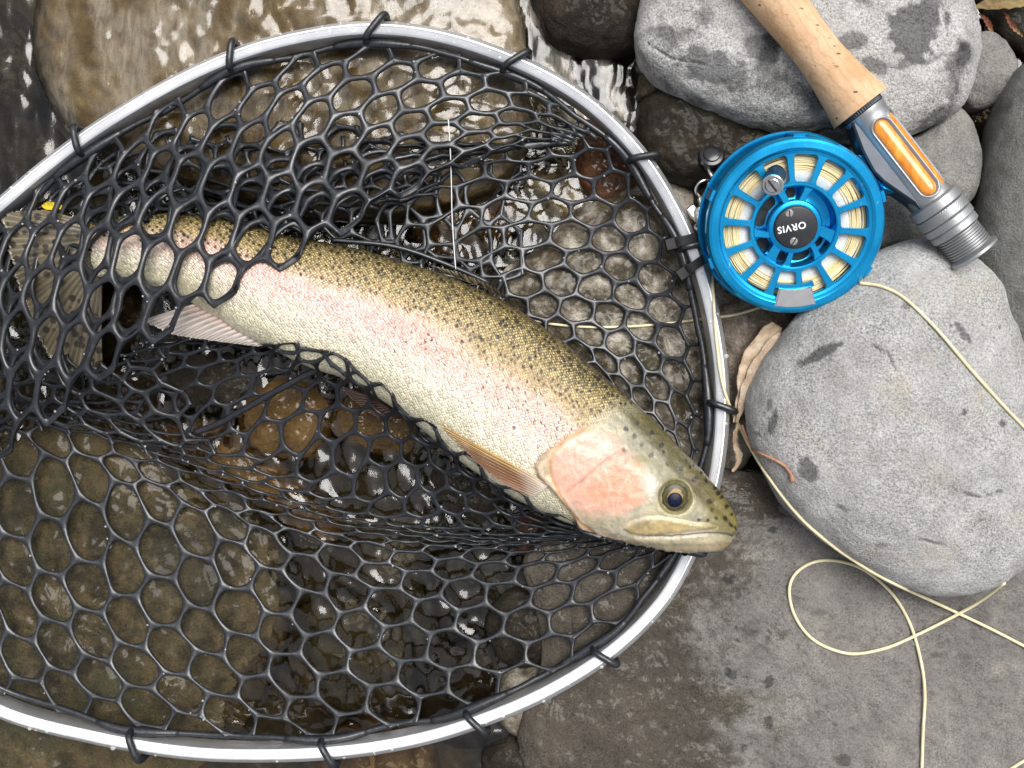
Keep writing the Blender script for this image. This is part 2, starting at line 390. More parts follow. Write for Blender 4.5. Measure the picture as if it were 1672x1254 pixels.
# broad slab at the lower right
def slab_wet(px, py, a, b):
    w = smooth(60, -70, px - np.interp(py, [780, 850, 930, 1000, 1100, 1254], [1230, 1225, 1200, 1140, 1195, 1250]) + 110*b + 60*a)
    w2 = smooth(1, 0.6, np.hypot((px-1225)/75, (py-812)/60)+0.35*a)
    w3 = smooth(1.0, 0.7, np.hypot((px-1180)/60, (py-940)/50)+0.6*a)*0.7
    spots = smooth(0.42, 0.55, a+0.25*b)*smooth(1420, 1180, px)*0.9
    return np.clip(np.maximum.reduce([w, w2, w3, spots]), 0, 1)
stone('flat_rock', 'broad flat brown grey rock slab filling the lower right corner', [(858,905),(960,838),(1080,790),(1200,765),(1400,800),(1700,840),(1880,1000),(1880,1300),(1700,1440),(1300,1450),(1000,1410),(880,1320),(850,1200),(880,1080),(870,980)],
      -75, -42, -190, 'slab', n_top=4.0, n_side=5.0, lump=0.012, lump_scale=5, rough=3.4, seed=23, na=420, nr=260, centre=(1330,1090), wet_fn=slab_wet, pits=3.0,
      stains=[(1262,865,9,6,0,.9),(1255,1112,7,12,10,.9),(1192,1100,14,9,40,.8),(1255,1180,8,11,0,.9),(1340,1000,12,7,0,.35),(1530,1070,10,5,0,.6),(1375,1240,16,12,0,.7),(1205,970,6,9,0,.8),(1190,945,10,10,0,.8),(1460,980,8,6,0,.4),(1600,1020,12,6,60,.5)])
# wet stones at top centre
stone('boulder', 'dark wet brown boulder beneath the pale patchy boulder', [(1040,200),(1056,152),(1110,132),(1180,150),(1250,200),(1290,270),(1260,318),(1180,310),(1100,298),(1052,262)],
      -70, -18, -160, 'wet_dark', seed=27, lump=0.05, rough=2.4, n_side=2.3)
stone('small_rock', 'tiny olive stone wedged beside the dark wet boulder', [(1042,132),(1054,115),(1078,116),(1086,138),(1070,158),(1046,160)], -62, -40, -150, 'wet_olive', seed=29, na=80, nr=40, lump=.05)
stone('boulder', 'dark brown wet boulder at the top edge beside the rapids', [(864,-30),(880,30),(905,68),(955,88),(1015,86),(1050,60),(1052,-20),(1020,-90),(900,-90)],
      -75, -25, -180, 'wet_dark', seed=31, lump=0.04, rough=2.0)
stone('small_rock', 'rust orange wet stone under the net near the upper right hoop', [(938,250),(955,205),(985,190),(1020,215),(1042,262),(1036,310),(990,330),(950,312)], -100, -72, -170, 'wet_rust', seed=33, lump=.06, na=110, nr=50)
stone('boulder', 'wide wet pale rock with glistening film right of the trout', [(800,470),(880,400),(960,330),(1050,300),(1130,310),(1200,400),(1260,470),(1290,560),(1260,680),(1210,760),(1150,790),(1060,720),(960,610),(870,540)],
      -110, -66, -190, 'wet_film', n_top=3.6, n_side=3.4, lump=0.02, lump_scale=3, rough=4.0, seed=37, na=240, nr=110, pits=3.0)
# water-worn boulder under the rapids at the upper left
stone('boulder', 'tan boulder washed over by rapids at the top left', [(60,70),(105,-50),(300,-140),(600,-150),(800,-80),(845,30),(868,150),(862,250),(800,322),(690,352),(560,360),(430,345),(310,310),(200,265),(110,190)],
      -105, -46, -210, 'wet_tan', n_top=2.8, n_side=3.0, lump=0.03, rough=3.5, seed=41, na=260, nr=120)
stone('boulder', 'broad olive brown wet boulder under the lower left net', [(-120,700),(0,655),(110,650),(210,690),(320,762),(420,820),(470,900),(472,1000),(450,1100),(405,1180),(330,1250),(160,1330),(-60,1330),(-160,1100),(-170,850)],
      -125, -74, -200, 'wet_olive', n_top=2.6, n_side=3.0, lump=0.035, lump_scale=2.4, rough=5.0, seed=43, na=260, nr=120)
# smaller submerged or splashed stones in the channel
small = [
 ('amber brown wet stone just under the belly net ridge', [(560,640),(610,615),(665,640),(700,690),(690,735),(620,745),(560,720),(540,680)], -82, 'wet_brown'),
 ('second amber wet stone left of the belly ridge', [(400,650),(460,615),(530,630),(545,690),(520,745),(440,752),(395,710)], -80, 'wet_brown'),
 ('dark round wet stone under the anal fin', [(270,600),(330,560),(420,575),(440,630),(395,680),(300,670),(262,640)], -86, 'wet_dark'),
 ('long brown wet stone along the net valley', [(260,700),(360,690),(450,745),(520,800),(560,860),(520,885),(420,820),(320,770)], -92, 'wet_brown'),
 ('dark wet stone below the pectoral fin', [(690,745),(760,750),(830,800),(835,850),(780,870),(710,830),(680,790)], -90, 'wet_dark'),
 ('red brown stone beneath the throat of the trout', [(836,850),(862,832),(892,845),(897,890),(872,912),(842,900)], -80, 'wet_rust'),
 ('mossy dark wet stone in the lower middle channel', [(480,1000),(560,960),(640,985),(680,1060),(650,1140),(560,1170),(490,1130),(465,1060)], -114, 'wet_olive'),
 ('dark wet stone beside the lower hoop', [(690,1080),(760,1040),(850,1060),(880,1130),(840,1200),(750,1220),(690,1170)], -108, 'wet_dark'),
 ('brown wet stone at the bottom edge under the hoop', [(540,1190),(620,1170),(700,1200),(710,1270),(640,1320),(550,1300),(510,1250)], -98, 'wet_brown'),
 ('dark wet stone left of the slab under the net', [(700,905),(770,890),(840,915),(862,980),(830,1040),(750,1040),(700,985)], -104, 'wet_dark'),
 ('brown wet stone in the middle of the upper channel', [(680,330),(740,300),(810,320),(835,375),(800,420),(720,425),(675,385)], -100, 'wet_brown'),
 ('grey brown wet stone beside the back of the trout', [(840,300),(900,270),(960,300),(975,350),(930,400),(860,395),(825,350)], -98, 'wet_film'),
 ('dark wet rock in the top left corner', [(-60,40),(0,10),(50,40),(75,110),(50,190),(-20,210),(-80,140)], -108, 'wet_dark'),
 ('brown wet rock below the left end of the hoop', [(-40,200),(30,190),(95,215),(120,265),(60,310),(-30,320),(-70,260)], -100, 'wet_dark'),
 ('dark stone under the tail of the trout', [(-30,400),(60,380),(180,400),(260,470),(230,560),(120,610),(0,600),(-60,500)], -98, 'wet_dark'),
 ('dark stone hidden behind the upper net folds', [(230,280),(330,300),(430,330),(420,380),(300,385),(210,350)], -98, 'wet_dark'),
 ('flat grey brown wet stone at the left edge of the slab', [(800,985),(850,950),(905,965),(925,1030),(890,1085),(825,1080),(795,1035)], -64, 'wet_dark'),
 ('wet brown grey stone against the slab near the lower hoop', [(812,1110),(860,1085),(915,1110),(920,1170),(870,1205),(818,1180)], -62, 'wet_film'),
 ('dark wet stone between slab and bottom edge', [(790,1215),(850,1195),(905,1215),(915,1280),(850,1310),(795,1280)], -66, 'wet_dark'),
 ('pale streaky brown rock at the very bottom left', [(-60,1240),(60,1225),(160,1250),(200,1300),(100,1380),(-60,1370)], -70, 'wet_olive'),
]
for i, (lab, ol, zt, mt) in enumerate(small):
    stone('small_rock', lab, ol, zt-38, zt, zt-110, mt, lump=0.05, rough=2.6, seed=60+i, na=110, nr=50, n_side=2.3, n_top=2.4)
# soil stones round the leaf, below the reel
stone('small_rock', 'mottled brown and white stone beside the dry leaf', [(1160,520),(1200,490),(1260,492),(1300,520),(1290,580),(1240,650),(1200,690),(1170,640)], -70, -40, -150, mat_rock('mottled_stone', (0.42,0.36,0.29), (0.20,0.16,0.12), (0.09,0.07,0.05), specks=0.8, wet=0.25), seed=81, lump=.05, rough=3.5, na=150, nr=60)
stone('small_rock', 'dark brown stone in the gap under the reel', [(1130,310),(1200,290),(1290,330),(1380,400),(1390,470),(1330,530),(1240,520),(1160,440)], -85, -42, -160, 'wet_dark', seed=83, lump=.05, rough=2.5)
stone('small_rock', 'dark stone in the shadow at the top right corner', [(1590,-30),(1640,-40),(1720,-10),(1730,60),(1690,110),(1650,80),(1600,30)], -100, -70, -170, 'wet_dark', seed=85, na=90, nr=40)

# ------------------------------------------------------------------ water
def water():
    m = NT('stream_water'); co = m.coord()
    foam = m.attr('foam')
    st = m.mapping(co, scale=(1.0, 0.28, 1.0), rot=(0, 0, math.radians(-14)))
    streak = m.noise(st, 210, 6, 0.7, 1.0)
    nrm = m.bump(m.math('ADD', m.noise(st, 60, 3, 0.5, 0.4), m.math('MULTIPLY', streak, 0.35)), 0.0004, 0.6)
    fr = m.n("ShaderNodeFresnel"); fr.inputs['IOR'].default_value = 1.6; m.set(fr.inputs['Normal'], nrm)
    tr = m.n("ShaderNodeBsdfTransparent"); tr.inputs['Color'].default_value = (0.72, 0.67, 0.53, 1)
    gl = m.n("ShaderNodeBsdfGlossy"); gl.inputs['Roughness'].default_value = 0.06; m.set(gl.inputs['Normal'], nrm)
    mx = m.n("ShaderNodeMixShader"); m.set(mx.inputs[0], fr.outputs[0]); m.t.links.new(tr.outputs[0], mx.inputs[1]); m.t.links.new(gl.outputs[0], mx.inputs[2])
    ff = m.math('MULTIPLY', foam, m.ramp(streak, [(0.34, 0.15), (0.66, 1.0)]), True)
    fo = m.bsdf(Base_Color=(0.60, 0.53, 0.42), Roughness=0.35, Normal=nrm)
    mx2 = m.n("ShaderNodeMixShader"); m.set(mx2.inputs[0], ff); m.t.links.new(mx.outputs[0], mx2.inputs[1]); m.t.links.new(fo.outputs[0], mx2.inputs[2])
    mat = m.done(mx2)
    step = 5.0
    xs = np.arange(-1300, 1300, step); ys = np.arange(-1000, 1000, step)
    X, Y = np.meshgrid(xs, ys); p = np.stack([X, Y, 0*X], -1)
    # flow runs down the picture and slightly to the right
    c, s = math.cos(math.radians(-14)), math.sin(math.radians(-14))
    pf = np.stack([(X*c-Y*s)/26.0, (X*s+Y*c)/70.0, 0*X], -1)
    warp = fbm(p/80, 2, 91)[..., None]*0.9
    Z = -95 + 5.6*fbm(pf+1.5*warp, 3, 92) + 1.3*fbm(p/20, 2, 93)
    k = 1-Z/CAMH; px = X/k+836; py = 627-Y/k
    tan = BV['tan boulder washed over by rapids at the top left']
    foam = np.zeros_like(X)
    near = (px > 20) & (px < 900) & (py > -170) & (py < 390)
    for i, j in zip(*np.nonzero(near)):
        h = tan.ray_cast(Vector((X[i, j], Y[i, j], 500)), Vector((0, 0, -1)))
        if h[0] is not None and h[0].z + 5 > Z[i, j]:
            Z[i, j] = h[0].z + 5 + 0.09*(Z[i, j]+95); foam[i, j] = 0.30
    n1 = fbm(pf*0.7+3, 3, 95); n2 = fbm(p/40, 3, 96)
    foam *= smooth(-0.55, 0.25, n1+0.6*n2)*smooth(330, 150, py)*smooth(70, 190, px+0.3*py)
    casc = smooth(70, 20, np.abs(px-(905+0.45*(py-30))))*smooth(-60, 20, py)*smooth(330, 180, py)
    foam = np.maximum(foam, 0.85*casc*smooth(-0.25, 0.3, n1))
    chan = smooth(0.12, 0.42, n1)*np.maximum.reduce([smooth(230, 120, np.hypot((px-620)*1.1, (py-1020)*0.55)), smooth(190, 90, np.hypot((px-780)*0.7, py-340)), smooth(120, 60, np.hypot((px-400)*0.5, py-800))])
    foam = np.maximum(foam, 0.0*chan)
    v = np.stack([X, Y, Z], -1).reshape(-1, 3)
    o = make('stream_water', v, grid_faces(len(ys), len(xs)), mat, origin=(0, 0, -95))
    attr(o, 'foam', foam)
    tag(o, 'clear shallow stream water running between the stones', kind='structure')
water()

# ------------------------------------------------------------------ trout
def inpoly(px, py, poly):
    poly = np.asarray(poly, float); ins = np.zeros(px.shape, bool)
    for (x1, y1), (x2, y2) in zip(poly, np.roll(poly, -1, 0)):
        c = ((y1 > py) != (y2 > py)) & (px < (x2-x1)*(py-y1)/(y2-y1+1e-12)+x1); ins ^= c
    return ins
def sdf(px, py, poly):
    poly = np.asarray(poly, float)
    d = dpoly(px, py, np.concatenate([poly, poly[:1]])); return np.where(inpoly(px, py, poly), d, -d)   # >0 inside

ST = np.array([  # back x,y, belly x,y, centre height, half thickness
 (146,366,158,452, -22, 14),(190,354,214,458, -18, 24),(250,349,282,480, -12, 32),(330,352,350,516, -6, 44),(400,366,398,546, 0, 54),
 (480,387,452,574, 5, 64),(540,398,510,602, 9, 70),(612,413,570,622, 12, 75),(692,438,632,658, 14, 79),(770,467,692,703, 16, 81),
 (840,502,748,750, 19, 81),(900,543,802,789, 23, 79),(955,588,856,821, 28, 76),(1005,630,906,845, 34, 72),(1050,671,956,863, 40, 68),
 (1090,710,1006,876, 45, 62),(1124,745,1051,886, 49, 55),(1154,777,1096,893, 52, 46),(1178,806,1136,896, 54, 36),(1195,832,1167,893, 54, 26),(1204,852,1189,885, 54, 14),(1202,868,1199,876, 54, 3)], float)
NS, NC = 620, 240
def densify():
    d = np.concatenate([[0], np.cumsum(np.linalg.norm(np.diff((ST[:, :2]+ST[:, 2:4])/2, axis=0), axis=1))])
    c = catmull(np.c_[ST, d*0.0], 2400)[:, :6]
    L = np.concatenate([[0], np.cumsum(np.linalg.norm(np.diff((c[:, :2]+c[:, 2:4])/2, axis=0), axis=1))])
    s = np.linspace(0, L[-1], NS); return np.stack([np.interp(s, L, c[:, k]) for k in range(6)], -1), s
st, sarc = densify()
A = P(st[:, 0], st[:, 1], st[:, 4]); B = P(st[:, 2], st[:, 3], st[:, 4])
Cc = (A+B)/2; E = (A-B)/2
phi = np.linspace(0, 2*np.pi, NC, endpoint=False)
cosx = np.cos(phi); sinx = np.sign(np.sin(phi))*np.abs(np.sin(phi))**0.92
body = Cc[:, None] + E[:, None]*cosx[None, :, None]
body[..., 2] += st[:, 5][:, None]*sinx[None]
k = 1-body[..., 2]/CAMH
PX = body[..., 0]/k+836; PY = 627-body[..., 1]/k       # lateral-view coordinates of every skin point
upper = (np.sin(phi) > -0.02)[None, :]*np.ones((NS, 1))
cl = (1-np.cos(phi))[None]/2*np.ones((NS, 1))            # 0 back .. 1 belly
sx = (sarc/sarc[-1])[:, None]*np.ones((1, NC))

gill = [(966,694),(950,701),(928,712),(902,731),(882,747),(874,761),(880,777),(895,792),(910,807),(921,822),(939,845),(950,866)]
gill_in = [(968,699),(944,707),(921,720),(903,737),(897,752),(898,772),(906,789),(916,806),(928,826),(948,850),(975,868)]
preop = [(1022,735),(1002,745),(984,756),(968,769),(955,780),(938,793),(922,804)]
preop2 = [(938,727),(936,748),(938,764),(946,777)]
headpoly = gill + [(1010,884),(1100,900),(1190,895),(1230,860),(1190,800),(1130,735),(1060,665),(1010,668)]
maxi = [(1019,858),(1034,847),(1056,841),(1082,842),(1108,847),(1130,852),(1150,853),(1166,858),(1150,862),(1120,864),(1085,867),(1050,868),(1030,866)]
mouth = [(1040,871),(1070,872),(1100,872),(1130,870),(1155,868),(1175,869),(1194,873),(1204,872)]
eye = (1101, 811)
dg = sdf(PX, PY, headpoly)
hd = np.where(upper > 0, 1.0, 0.6)
disp = 7.0*smooth(-1.0, 3.0, dg)*smooth(0.24, 0.42, cl)*smooth(180, 90, dg)*hd              # gill cover stands proud
disp -= 2.6*np.exp(-(dpoly(PX, PY, gill_in)/2.6)**2) + 2.4*np.exp(-(dpoly(PX, PY, preop)/2.4)**2) + 0.8*np.exp(-(dpoly(PX, PY, preop2)/2.0)**2)
dm = sdf(PX, PY, maxi)
disp += 3.0*smooth(-3.0, 4.0, dm) - 1.5*np.exp(-((dm+1.5)/2.0)**2)
disp -= 4.2*np.exp(-(dpoly(PX, PY, mouth)/2.2)**2)
jaw = [(1045,876),(1085,880),(1130,881),(1172,880)]
disp += 2.0*np.exp(-(dpoly(PX, PY, jaw)/5)**2)
de = np.hypot(PX-eye[0], PY-eye[1])
disp += upper*(1.5*np.exp(-((de-30)/4)**2) - 6.5*smooth(29, 22, de))
crest = [(1060,700),(1105,748),(1140,785)]
disp += upper*1.6*np.exp(-(dpoly(PX, PY, crest)/8)**2)
nost = np.hypot(PX-1167, PY-821); disp -= upper*2.2*np.exp(-(nost/3.2)**2)
latl = np.exp(-((cl-0.47)/0.008)**2)*smooth(0.78, 0.7, sx); disp -= 0.6*latl
p3 = np.stack([sx*40, cl*8, 0*sx], -1)
disp += 1.4*fbm(p3, 3, 5)*smooth(0.8, 0.72, sx) + 1.7*fbm(np.stack([PX/13, PY/9, 0*PX], -1), 5, 6, 0.6)*smooth(-6, 8, dg)
du = np.roll(body, -1, 1)-np.roll(body, 1, 1); dv = np.gradient(body, axis=0)
N = np.cross(du, dv); N /= np.linalg.norm(N, axis=-1, keepdims=True)+1e-9
if N[NS//2, NC//4, 2] < 0: N = -N
body = body + N*disp[..., None]*smooth(1.0, 0.985, sx)[..., None]
# ---- skin colours (pigment, plus sky sheen and gill shadow painted on the head)
def C3(*rgb): return np.array(lin(*rgb))
stops = [(0.0, C3(80,70,36)), (0.09, C3(112,98,54)), (0.2, C3(154,134,86)), (0.30, C3(178,154,110)), (0.39, C3(208,184,158)), (0.48, C3(228,200,184)), (0.58, C3(232,212,194)), (0.72, C3(232,222,200)), (0.86, C3(222,214,182)), (1.0, C3(212,206,180))]
n1 = fbm(np.stack([PX/60, PY/60, 0*PX], -1), 4, 11); n2 = fbm(np.stack([PX/16, PY/16, 0*PX], -1), 4, 12); n3 = fbm(np.stack([PX/5, PY/5, 0*PX], -1), 2, 13)
shift = 0.10*smooth(0.45, 0.05, sx) - 0.02*smooth(0.5, 0.75, sx)
cc = np.clip(cl + shift*smooth(0, .3, cl)*smooth(1, .6, cl) + 0.07*n1 + 0.05*n2 + 0.03*n3, 0, 1)
col = np.stack([np.interp(cc, [s[0] for s in stops], [s[1][k] for s in stops]) for k in range(3)], -1)
def blend(mask, rgb):
    global col
    mask = np.clip(mask, 0, 1)[..., None]; col = col*(1-mask) + np.asarray(rgb)*mask
pink = np.exp(-((cc-0.50)/0.085)**2)*smooth(0.22, 0.4, sx)*smooth(0.80, 0.62, sx)*np.clip(0.35+1.5*n1+1.1*n2, 0, 1)
blend(pink*0.7, C3(224,142,120)); blend(np.exp(-((cc-0.49)/0.12)**2)*smooth(0.1, 0.3, sx)*smooth(0.85, 0.6, sx)*0.38, C3(232,178,164))
pk2 = np.exp(-((cc-0.44)/0.09)**2)*smooth(0.08, 0.2, sx)*smooth(0.55, 0.4, sx)
blend(pk2*0.45, C3(236,184,180))
fl = smooth(0.6, 0.5, cc)*smooth(0.34, 0.42, cc)*smooth(0.55, 0.7, sx); blend(fl*0.55, C3(205,190,176))
# head pigments, with some sheen and shadow painted among them
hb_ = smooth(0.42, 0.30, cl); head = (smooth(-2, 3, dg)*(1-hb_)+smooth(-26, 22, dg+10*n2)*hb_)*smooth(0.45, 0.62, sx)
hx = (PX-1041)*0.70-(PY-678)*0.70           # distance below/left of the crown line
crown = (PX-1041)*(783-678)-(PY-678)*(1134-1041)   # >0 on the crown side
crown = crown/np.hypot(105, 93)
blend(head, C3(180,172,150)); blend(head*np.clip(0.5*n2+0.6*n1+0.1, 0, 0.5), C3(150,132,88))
blend(head*smooth(-66, -26, crown)*0.95, C3(140,134,108))  # upper head tone, with the sky's grey-olive sheen painted in
blend(head*smooth(-24, -11, crown+5*n2), C3(84,76,42))
cheek = [(905,742),(925,722),(965,706),(1000,712),(1022,735),(1040,760),(1052,790),(1050,815),(1020,832),(975,838),(940,828),(915,800),(900,772)]
dc = sdf(PX, PY, cheek)
blend(head*smooth(-12, 16, dc+9*n2)*0.8, C3(230,164,146)); blend(head*smooth(0,8,dc)*np.clip(n3*0.8+n2*0.7,0,0.5), C3(200,130,104))
ck2 = [(960,785),(990,757),(1022,740),(1040,765),(1050,800),(1040,822),(990,828),(955,810)]
blend(head*smooth(-10, 14, sdf(PX, PY, ck2)+8*n2)*0.7, C3(230,142,108))
blend(head*smooth(6, 0, np.abs(dg-9))*smooth(0.3, 0.42, cl)*0.6, C3(228,190,166))
blend(smooth(3.0, 0.6, dpoly(PX, PY, gill_in))*0.75, C3(206,150,92))
blend(smooth(2.2, 0.4, dpoly(PX, PY, preop)+0.8*n3)*0.55, C3(176,116,80))
blend(smooth(1.6, 0.3, dpoly(PX, PY, preop2))*0.35, C3(190,130,110))
blend(smooth(3.0, 1.0, dpoly(PX, PY, gill))*0.6*smooth(0.2, .3, cl), C3(222,178,140)); blend(smooth(-7, -2, dg)*smooth(0.5, -1.5, dg)*smooth(0.2, .3, cl)*smooth(0.45, .62, sx)*0.4, C3(140,108,80))  # pale gill rim; brown line behind it paints the cover's shadow
for pl in ([(985,758),(996,790),(990,822)], [(1026,775),(1012,800),(1008,825)], [(1000,805),(1003,836)], [(1040,770),(1060,790)]):
    blend(smooth(1.8, 0.3, dpoly(PX, PY, pl)+1.2*n3)*0.28, C3(246,220,196))
blend(head*smooth(-2.0, 6.0, dm+2*n2)*0.8, C3(166,144,92)); blend(head*smooth(2.5, 0.5, np.abs(dm))*0.45, C3(226,206,160))
jawp = [(1010,872),(1060,874),(1120,872),(1170,872),(1200,876),(1186,890),(1150,898),(1090,894),(1030,886)]
blend(head*smooth(-2, 4, sdf(PX, PY, jawp))*0.8, C3(166,154,124)); blend(head*smooth(8, 2, np.hypot((PX-1178)/1.6, PY-884))*0.6, C3(176,150,84))
lip = [(1060,869.5),(1110,869),(1150,865),(1176,866)]
blend(smooth(3.6, 1.2, dpoly(PX, PY, lip))*0.35, C3(226,210,200))
blend(smooth(1.5, 0.4, dpoly(PX, PY, mouth))*0.9*smooth(1035, 1060, PX), C3(70,48,38))
blend(upper*smooth(34, 28, de)*0.8, C3(112,104,62)); blend(upper*smooth(3.5, 1.5, np.abs(de-31))*0.5*smooth(800, 830, PY), C3(206,196,160))
snout = smooth(62, 30, np.hypot(PX-1196, PY-845)); blend(snout*smooth(870, 862, PY)*0.8, C3(110,100,50))
blend(smooth(5, 1, np.hypot((PX-1018)/1.2, PY-735)), C3(90,52,34))
ridge = 1-np.abs(fbm(np.stack([PX/17+0.3*n2, PY/12, 0*PX+4], -1), 4, 15)); ridge = smooth(0.78, 0.98, ridge)
blend(head*ridge*smooth(-4, 8, dc)*0.18, C3(244,206,184)); blend(head*smooth(3, -6, dc)*ridge*0.22, C3(120,108,76))
blend(head*smooth(16, 4, np.hypot((PX-1044)/1.5, (PY-752)))*0.6, C3(120,110,66))
blend(head*smooth(14, 3, np.hypot((PX-1062)/1.0, (PY-792)/1.6))*0.5, C3(206,200,196))
mot = 1+(0.30*n2+0.16*n3+0.16*n1)*head; col = col*np.clip(mot, 0.5, 1.35)[..., None]
# pattern of dark spots (object of their own shape): dense along the back, sparse on the flank
R = random.Random(4); spots = []
tree_px = []
for _ in range(9000):
    i = R.randrange(10, NS-60); c = R.random()**1.5*0.66
    s_ = sarc[i]/sarc[-1]
    dens = 1.0 if c < 0.3 else (0.17 if s_ > 0.42 else 0.06)*(1 if c < 0.55 else 0.16)
    if s_ > 0.62 and c > 0.34: dens *= 2.0
    if s_ < 0.4 and c > 0.3: dens *= 0.3
    if R.random() > dens: continue
    x = st[i, 0]*(1-c)+st[i, 2]*c; y = st[i, 1]*(1-c)+st[i, 3]*c
    if sdf(np.array([x]), np.array([y]), headpoly)[0] > -6: continue
    if any(abs(x-a)+abs(y-b) < 9.0 for a, b, _r in spots[-900:]): continue
    spots.append((x, y, R.uniform(1.9, 3.2) if c < 0.3 else R.uniform(1.5, 2.4)))
    if len(spots) > 1150: break
spot = np.zeros((NS, NC))
up_cols = np.arange(0, NC)
mid = np.c_[(st[:, 0]+st[:, 2])/2, (st[:, 1]+st[:, 3])/2]
def add_spot(x, y, r, a=1.0, soft=0.8):
    i0 = int(np.argmin((mid[:, 0]-x)**2*0.4+(mid[:, 1]-y)**2*0.4 - 0)); lo, hi = max(0, i0-130), min(NS, i0+130)
    d = np.hypot(PX[lo:hi]-x, PY[lo:hi]-y)
    m_ = smooth(r+soft, r-soft, d+0.9*n3[lo:hi]*r*0.6)*a
    spot[lo:hi] = np.maximum(spot[lo:hi], m_)
for x, y, r in spots: add_spot(x, y, r*R.uniform(0.75, 1.0), R.uniform(0.7, 1.0) if r > 2.2 else R.uniform(0.4, 0.7))
headspots = [(1063,707,3.4),(1083,738,3),(1097,716,2.6),(1120,752,2.8),(1126,763,3),(1132,760,2.4),(1134,782,4.2),(1153,785,3.2),(1145,772,2.6),(1167,797,3),(1172,806,3.6),(1178,812,3),(1157,819,4.2),(1160,832,4.4),(1166,845,3.2),(1183,846,4.0),(1190,857,3.8),(1186,827,3.4),(1195,840,3),(1198,862,3),(1139,846,3),(1153,848,2.6),(1063,744,5),(1091,757,5),(1048,727,4.5),(1036,711,5),(1112,765,4),(1080,728,4),(1066,679,3),(1040,690,4),(1022,700,4)]
for x, y, r in headspots: add_spot(x, y, r*0.92, 0.85 if r < 4.4 else 0.5, 1.0)
blend(spot*upper*0.92, C3(34,28,20))
under = (1-upper)[..., None]; 
V = np.concatenate([body.reshape(-1, 3)])
faces = grid_faces(NS, NC, True)
fc = faces.tolist() + [list(range(NC))[::-1], [(NS-1)*NC+j for j in range(NC)]]
m = NT('trout_skin')
uvn = m.n("ShaderNodeUVMap", uv_map='scale_map').outputs[0]
colr = m.attr('skin', 'Color'); sc_w = m.attr('scaly')
hexv = m.voro(uvn, 1.0, rand=0.5, dims='2D'); hexc = m.voro(uvn, 1.0, rand=0.5, dims='2D', out='Color')
sepc = m.n("ShaderNodeSeparateColor"); m.set(sepc.inputs[0], hexc)
edge = m.ramp(hexv, [(0.30, 0.0), (0.55, 1.0)])
back = m.attr('backness')
goldm = m.math('MULTIPLY', m.math('MULTIPLY', m.ramp(hexv, [(0.12, 1.0), (0.46, 0.0)]), back), m.ramp(sepc.outputs[0], [(0.25, 0.1), (0.7, 1.0)]))
c1 = m.mix(m.math('MULTIPLY', goldm, 0.8), colr, lin(220, 196, 140))
c1 = m.mix(m.math('MULTIPLY', m.math('MULTIPLY', edge, sc_w), m.math('ADD', 0.16, m.math('MULTIPLY', back, 0.30))), c1, m.mix(1.0, c1, (0.30, 0.25, 0.17), 'MULTIPLY'))
vary = m.ramp(sepc.outputs[1], [(0.0, 0.74), (1.0, 1.20)])
c1 = m.mix(m.math('MULTIPLY', sc_w, 1.0), c1, m.mix(1.0, c1, vary, 'MULTIPLY'))
sp_f = m.attr('spot'); c1 = m.mix(sp_f, c1, (0.013, 0.010, 0.007))
oc = m.coord()
hgt = m.math('MULTIPLY', m.math('SUBTRACT', 1.0, hexv), m.math('MULTIPLY', sc_w, 1.0))
hgt = m.math('ADD', hgt, m.math('MULTIPLY', m.math('MULTIPLY', sepc.outputs[0], sc_w), 0.55))
hgt = m.math('ADD', hgt, m.math('MULTIPLY', m.noise(oc, 600, 4), 0.6))
nrm = m.bump(hgt, 0.0009, 0.6)
tiltn = m.math('MULTIPLY', sepc.outputs[2], 0.5)
b = m.bsdf(Base_Color=c1, Roughness=m.math('ADD', 0.26, m.math('MULTIPLY', sepc.outputs[2], 0.16)), Normal=nrm, Specular_IOR_Level=0.42, Coat_Roughness=0.07)
m.set(b.inputs['Coat Weight'], m.math('SUBTRACT', 0.62, m.math('MULTIPLY', sc_w, 0.12)))
m.set(b.inputs['Metallic'], m.math('MULTIPLY', sc_w, 0.22))
m.set(b.inputs['Coat Normal'], m.bump(m.noise(oc, 110, 5, 0.65), 0.0030, 0.8))
b.inputs['Subsurface Weight'].default_value = 0.0
M['trout'] = m.done(b)
trout = empty('trout', (P(600, 560, -70)))
tag(trout, 'silvery pink sided spotted trout lying in the black net', 'fish')
tb = make('body', V, fc, M['trout'], trout)
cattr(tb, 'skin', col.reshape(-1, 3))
sc = 1-head; attr(tb, 'scaly', sc.reshape(-1))
attr(tb, 'spot', (spot*upper*0.9).reshape(-1))
attr(tb, 'backness', (smooth(0.46, 0.12, cc)*sc*(1-spot)*smooth(0.0, 0.06, cl)).reshape(-1))
uvl = tb.data.uv_layers.new(name='scale_map')
girth = np.cumsum(np.linalg.norm(np.diff(body, axis=1, append=body[:, :1]), axis=-1), 1)-0
girth -= girth[:, NC//4:NC//4+1]
gmean = girth
size = 5.0 - 1.0*smooth(0.3, 0.75, cl)
u_ = sarc[:, None]/4.4*np.ones((1, NC)); v_ = girth/4.0
uvv = np.stack([u_*0.72+v_*0.69, -u_*0.69+v_*0.72], -1).reshape(-1, 2)
li = np.empty(len(tb.data.loops), np.int32); tb.data.loops.foreach_get('vertex_index', li)
uvl.data.foreach_set('uv', uvv[li].astype(np.float32).ravel())
FISH = to_bvh(V, fc)

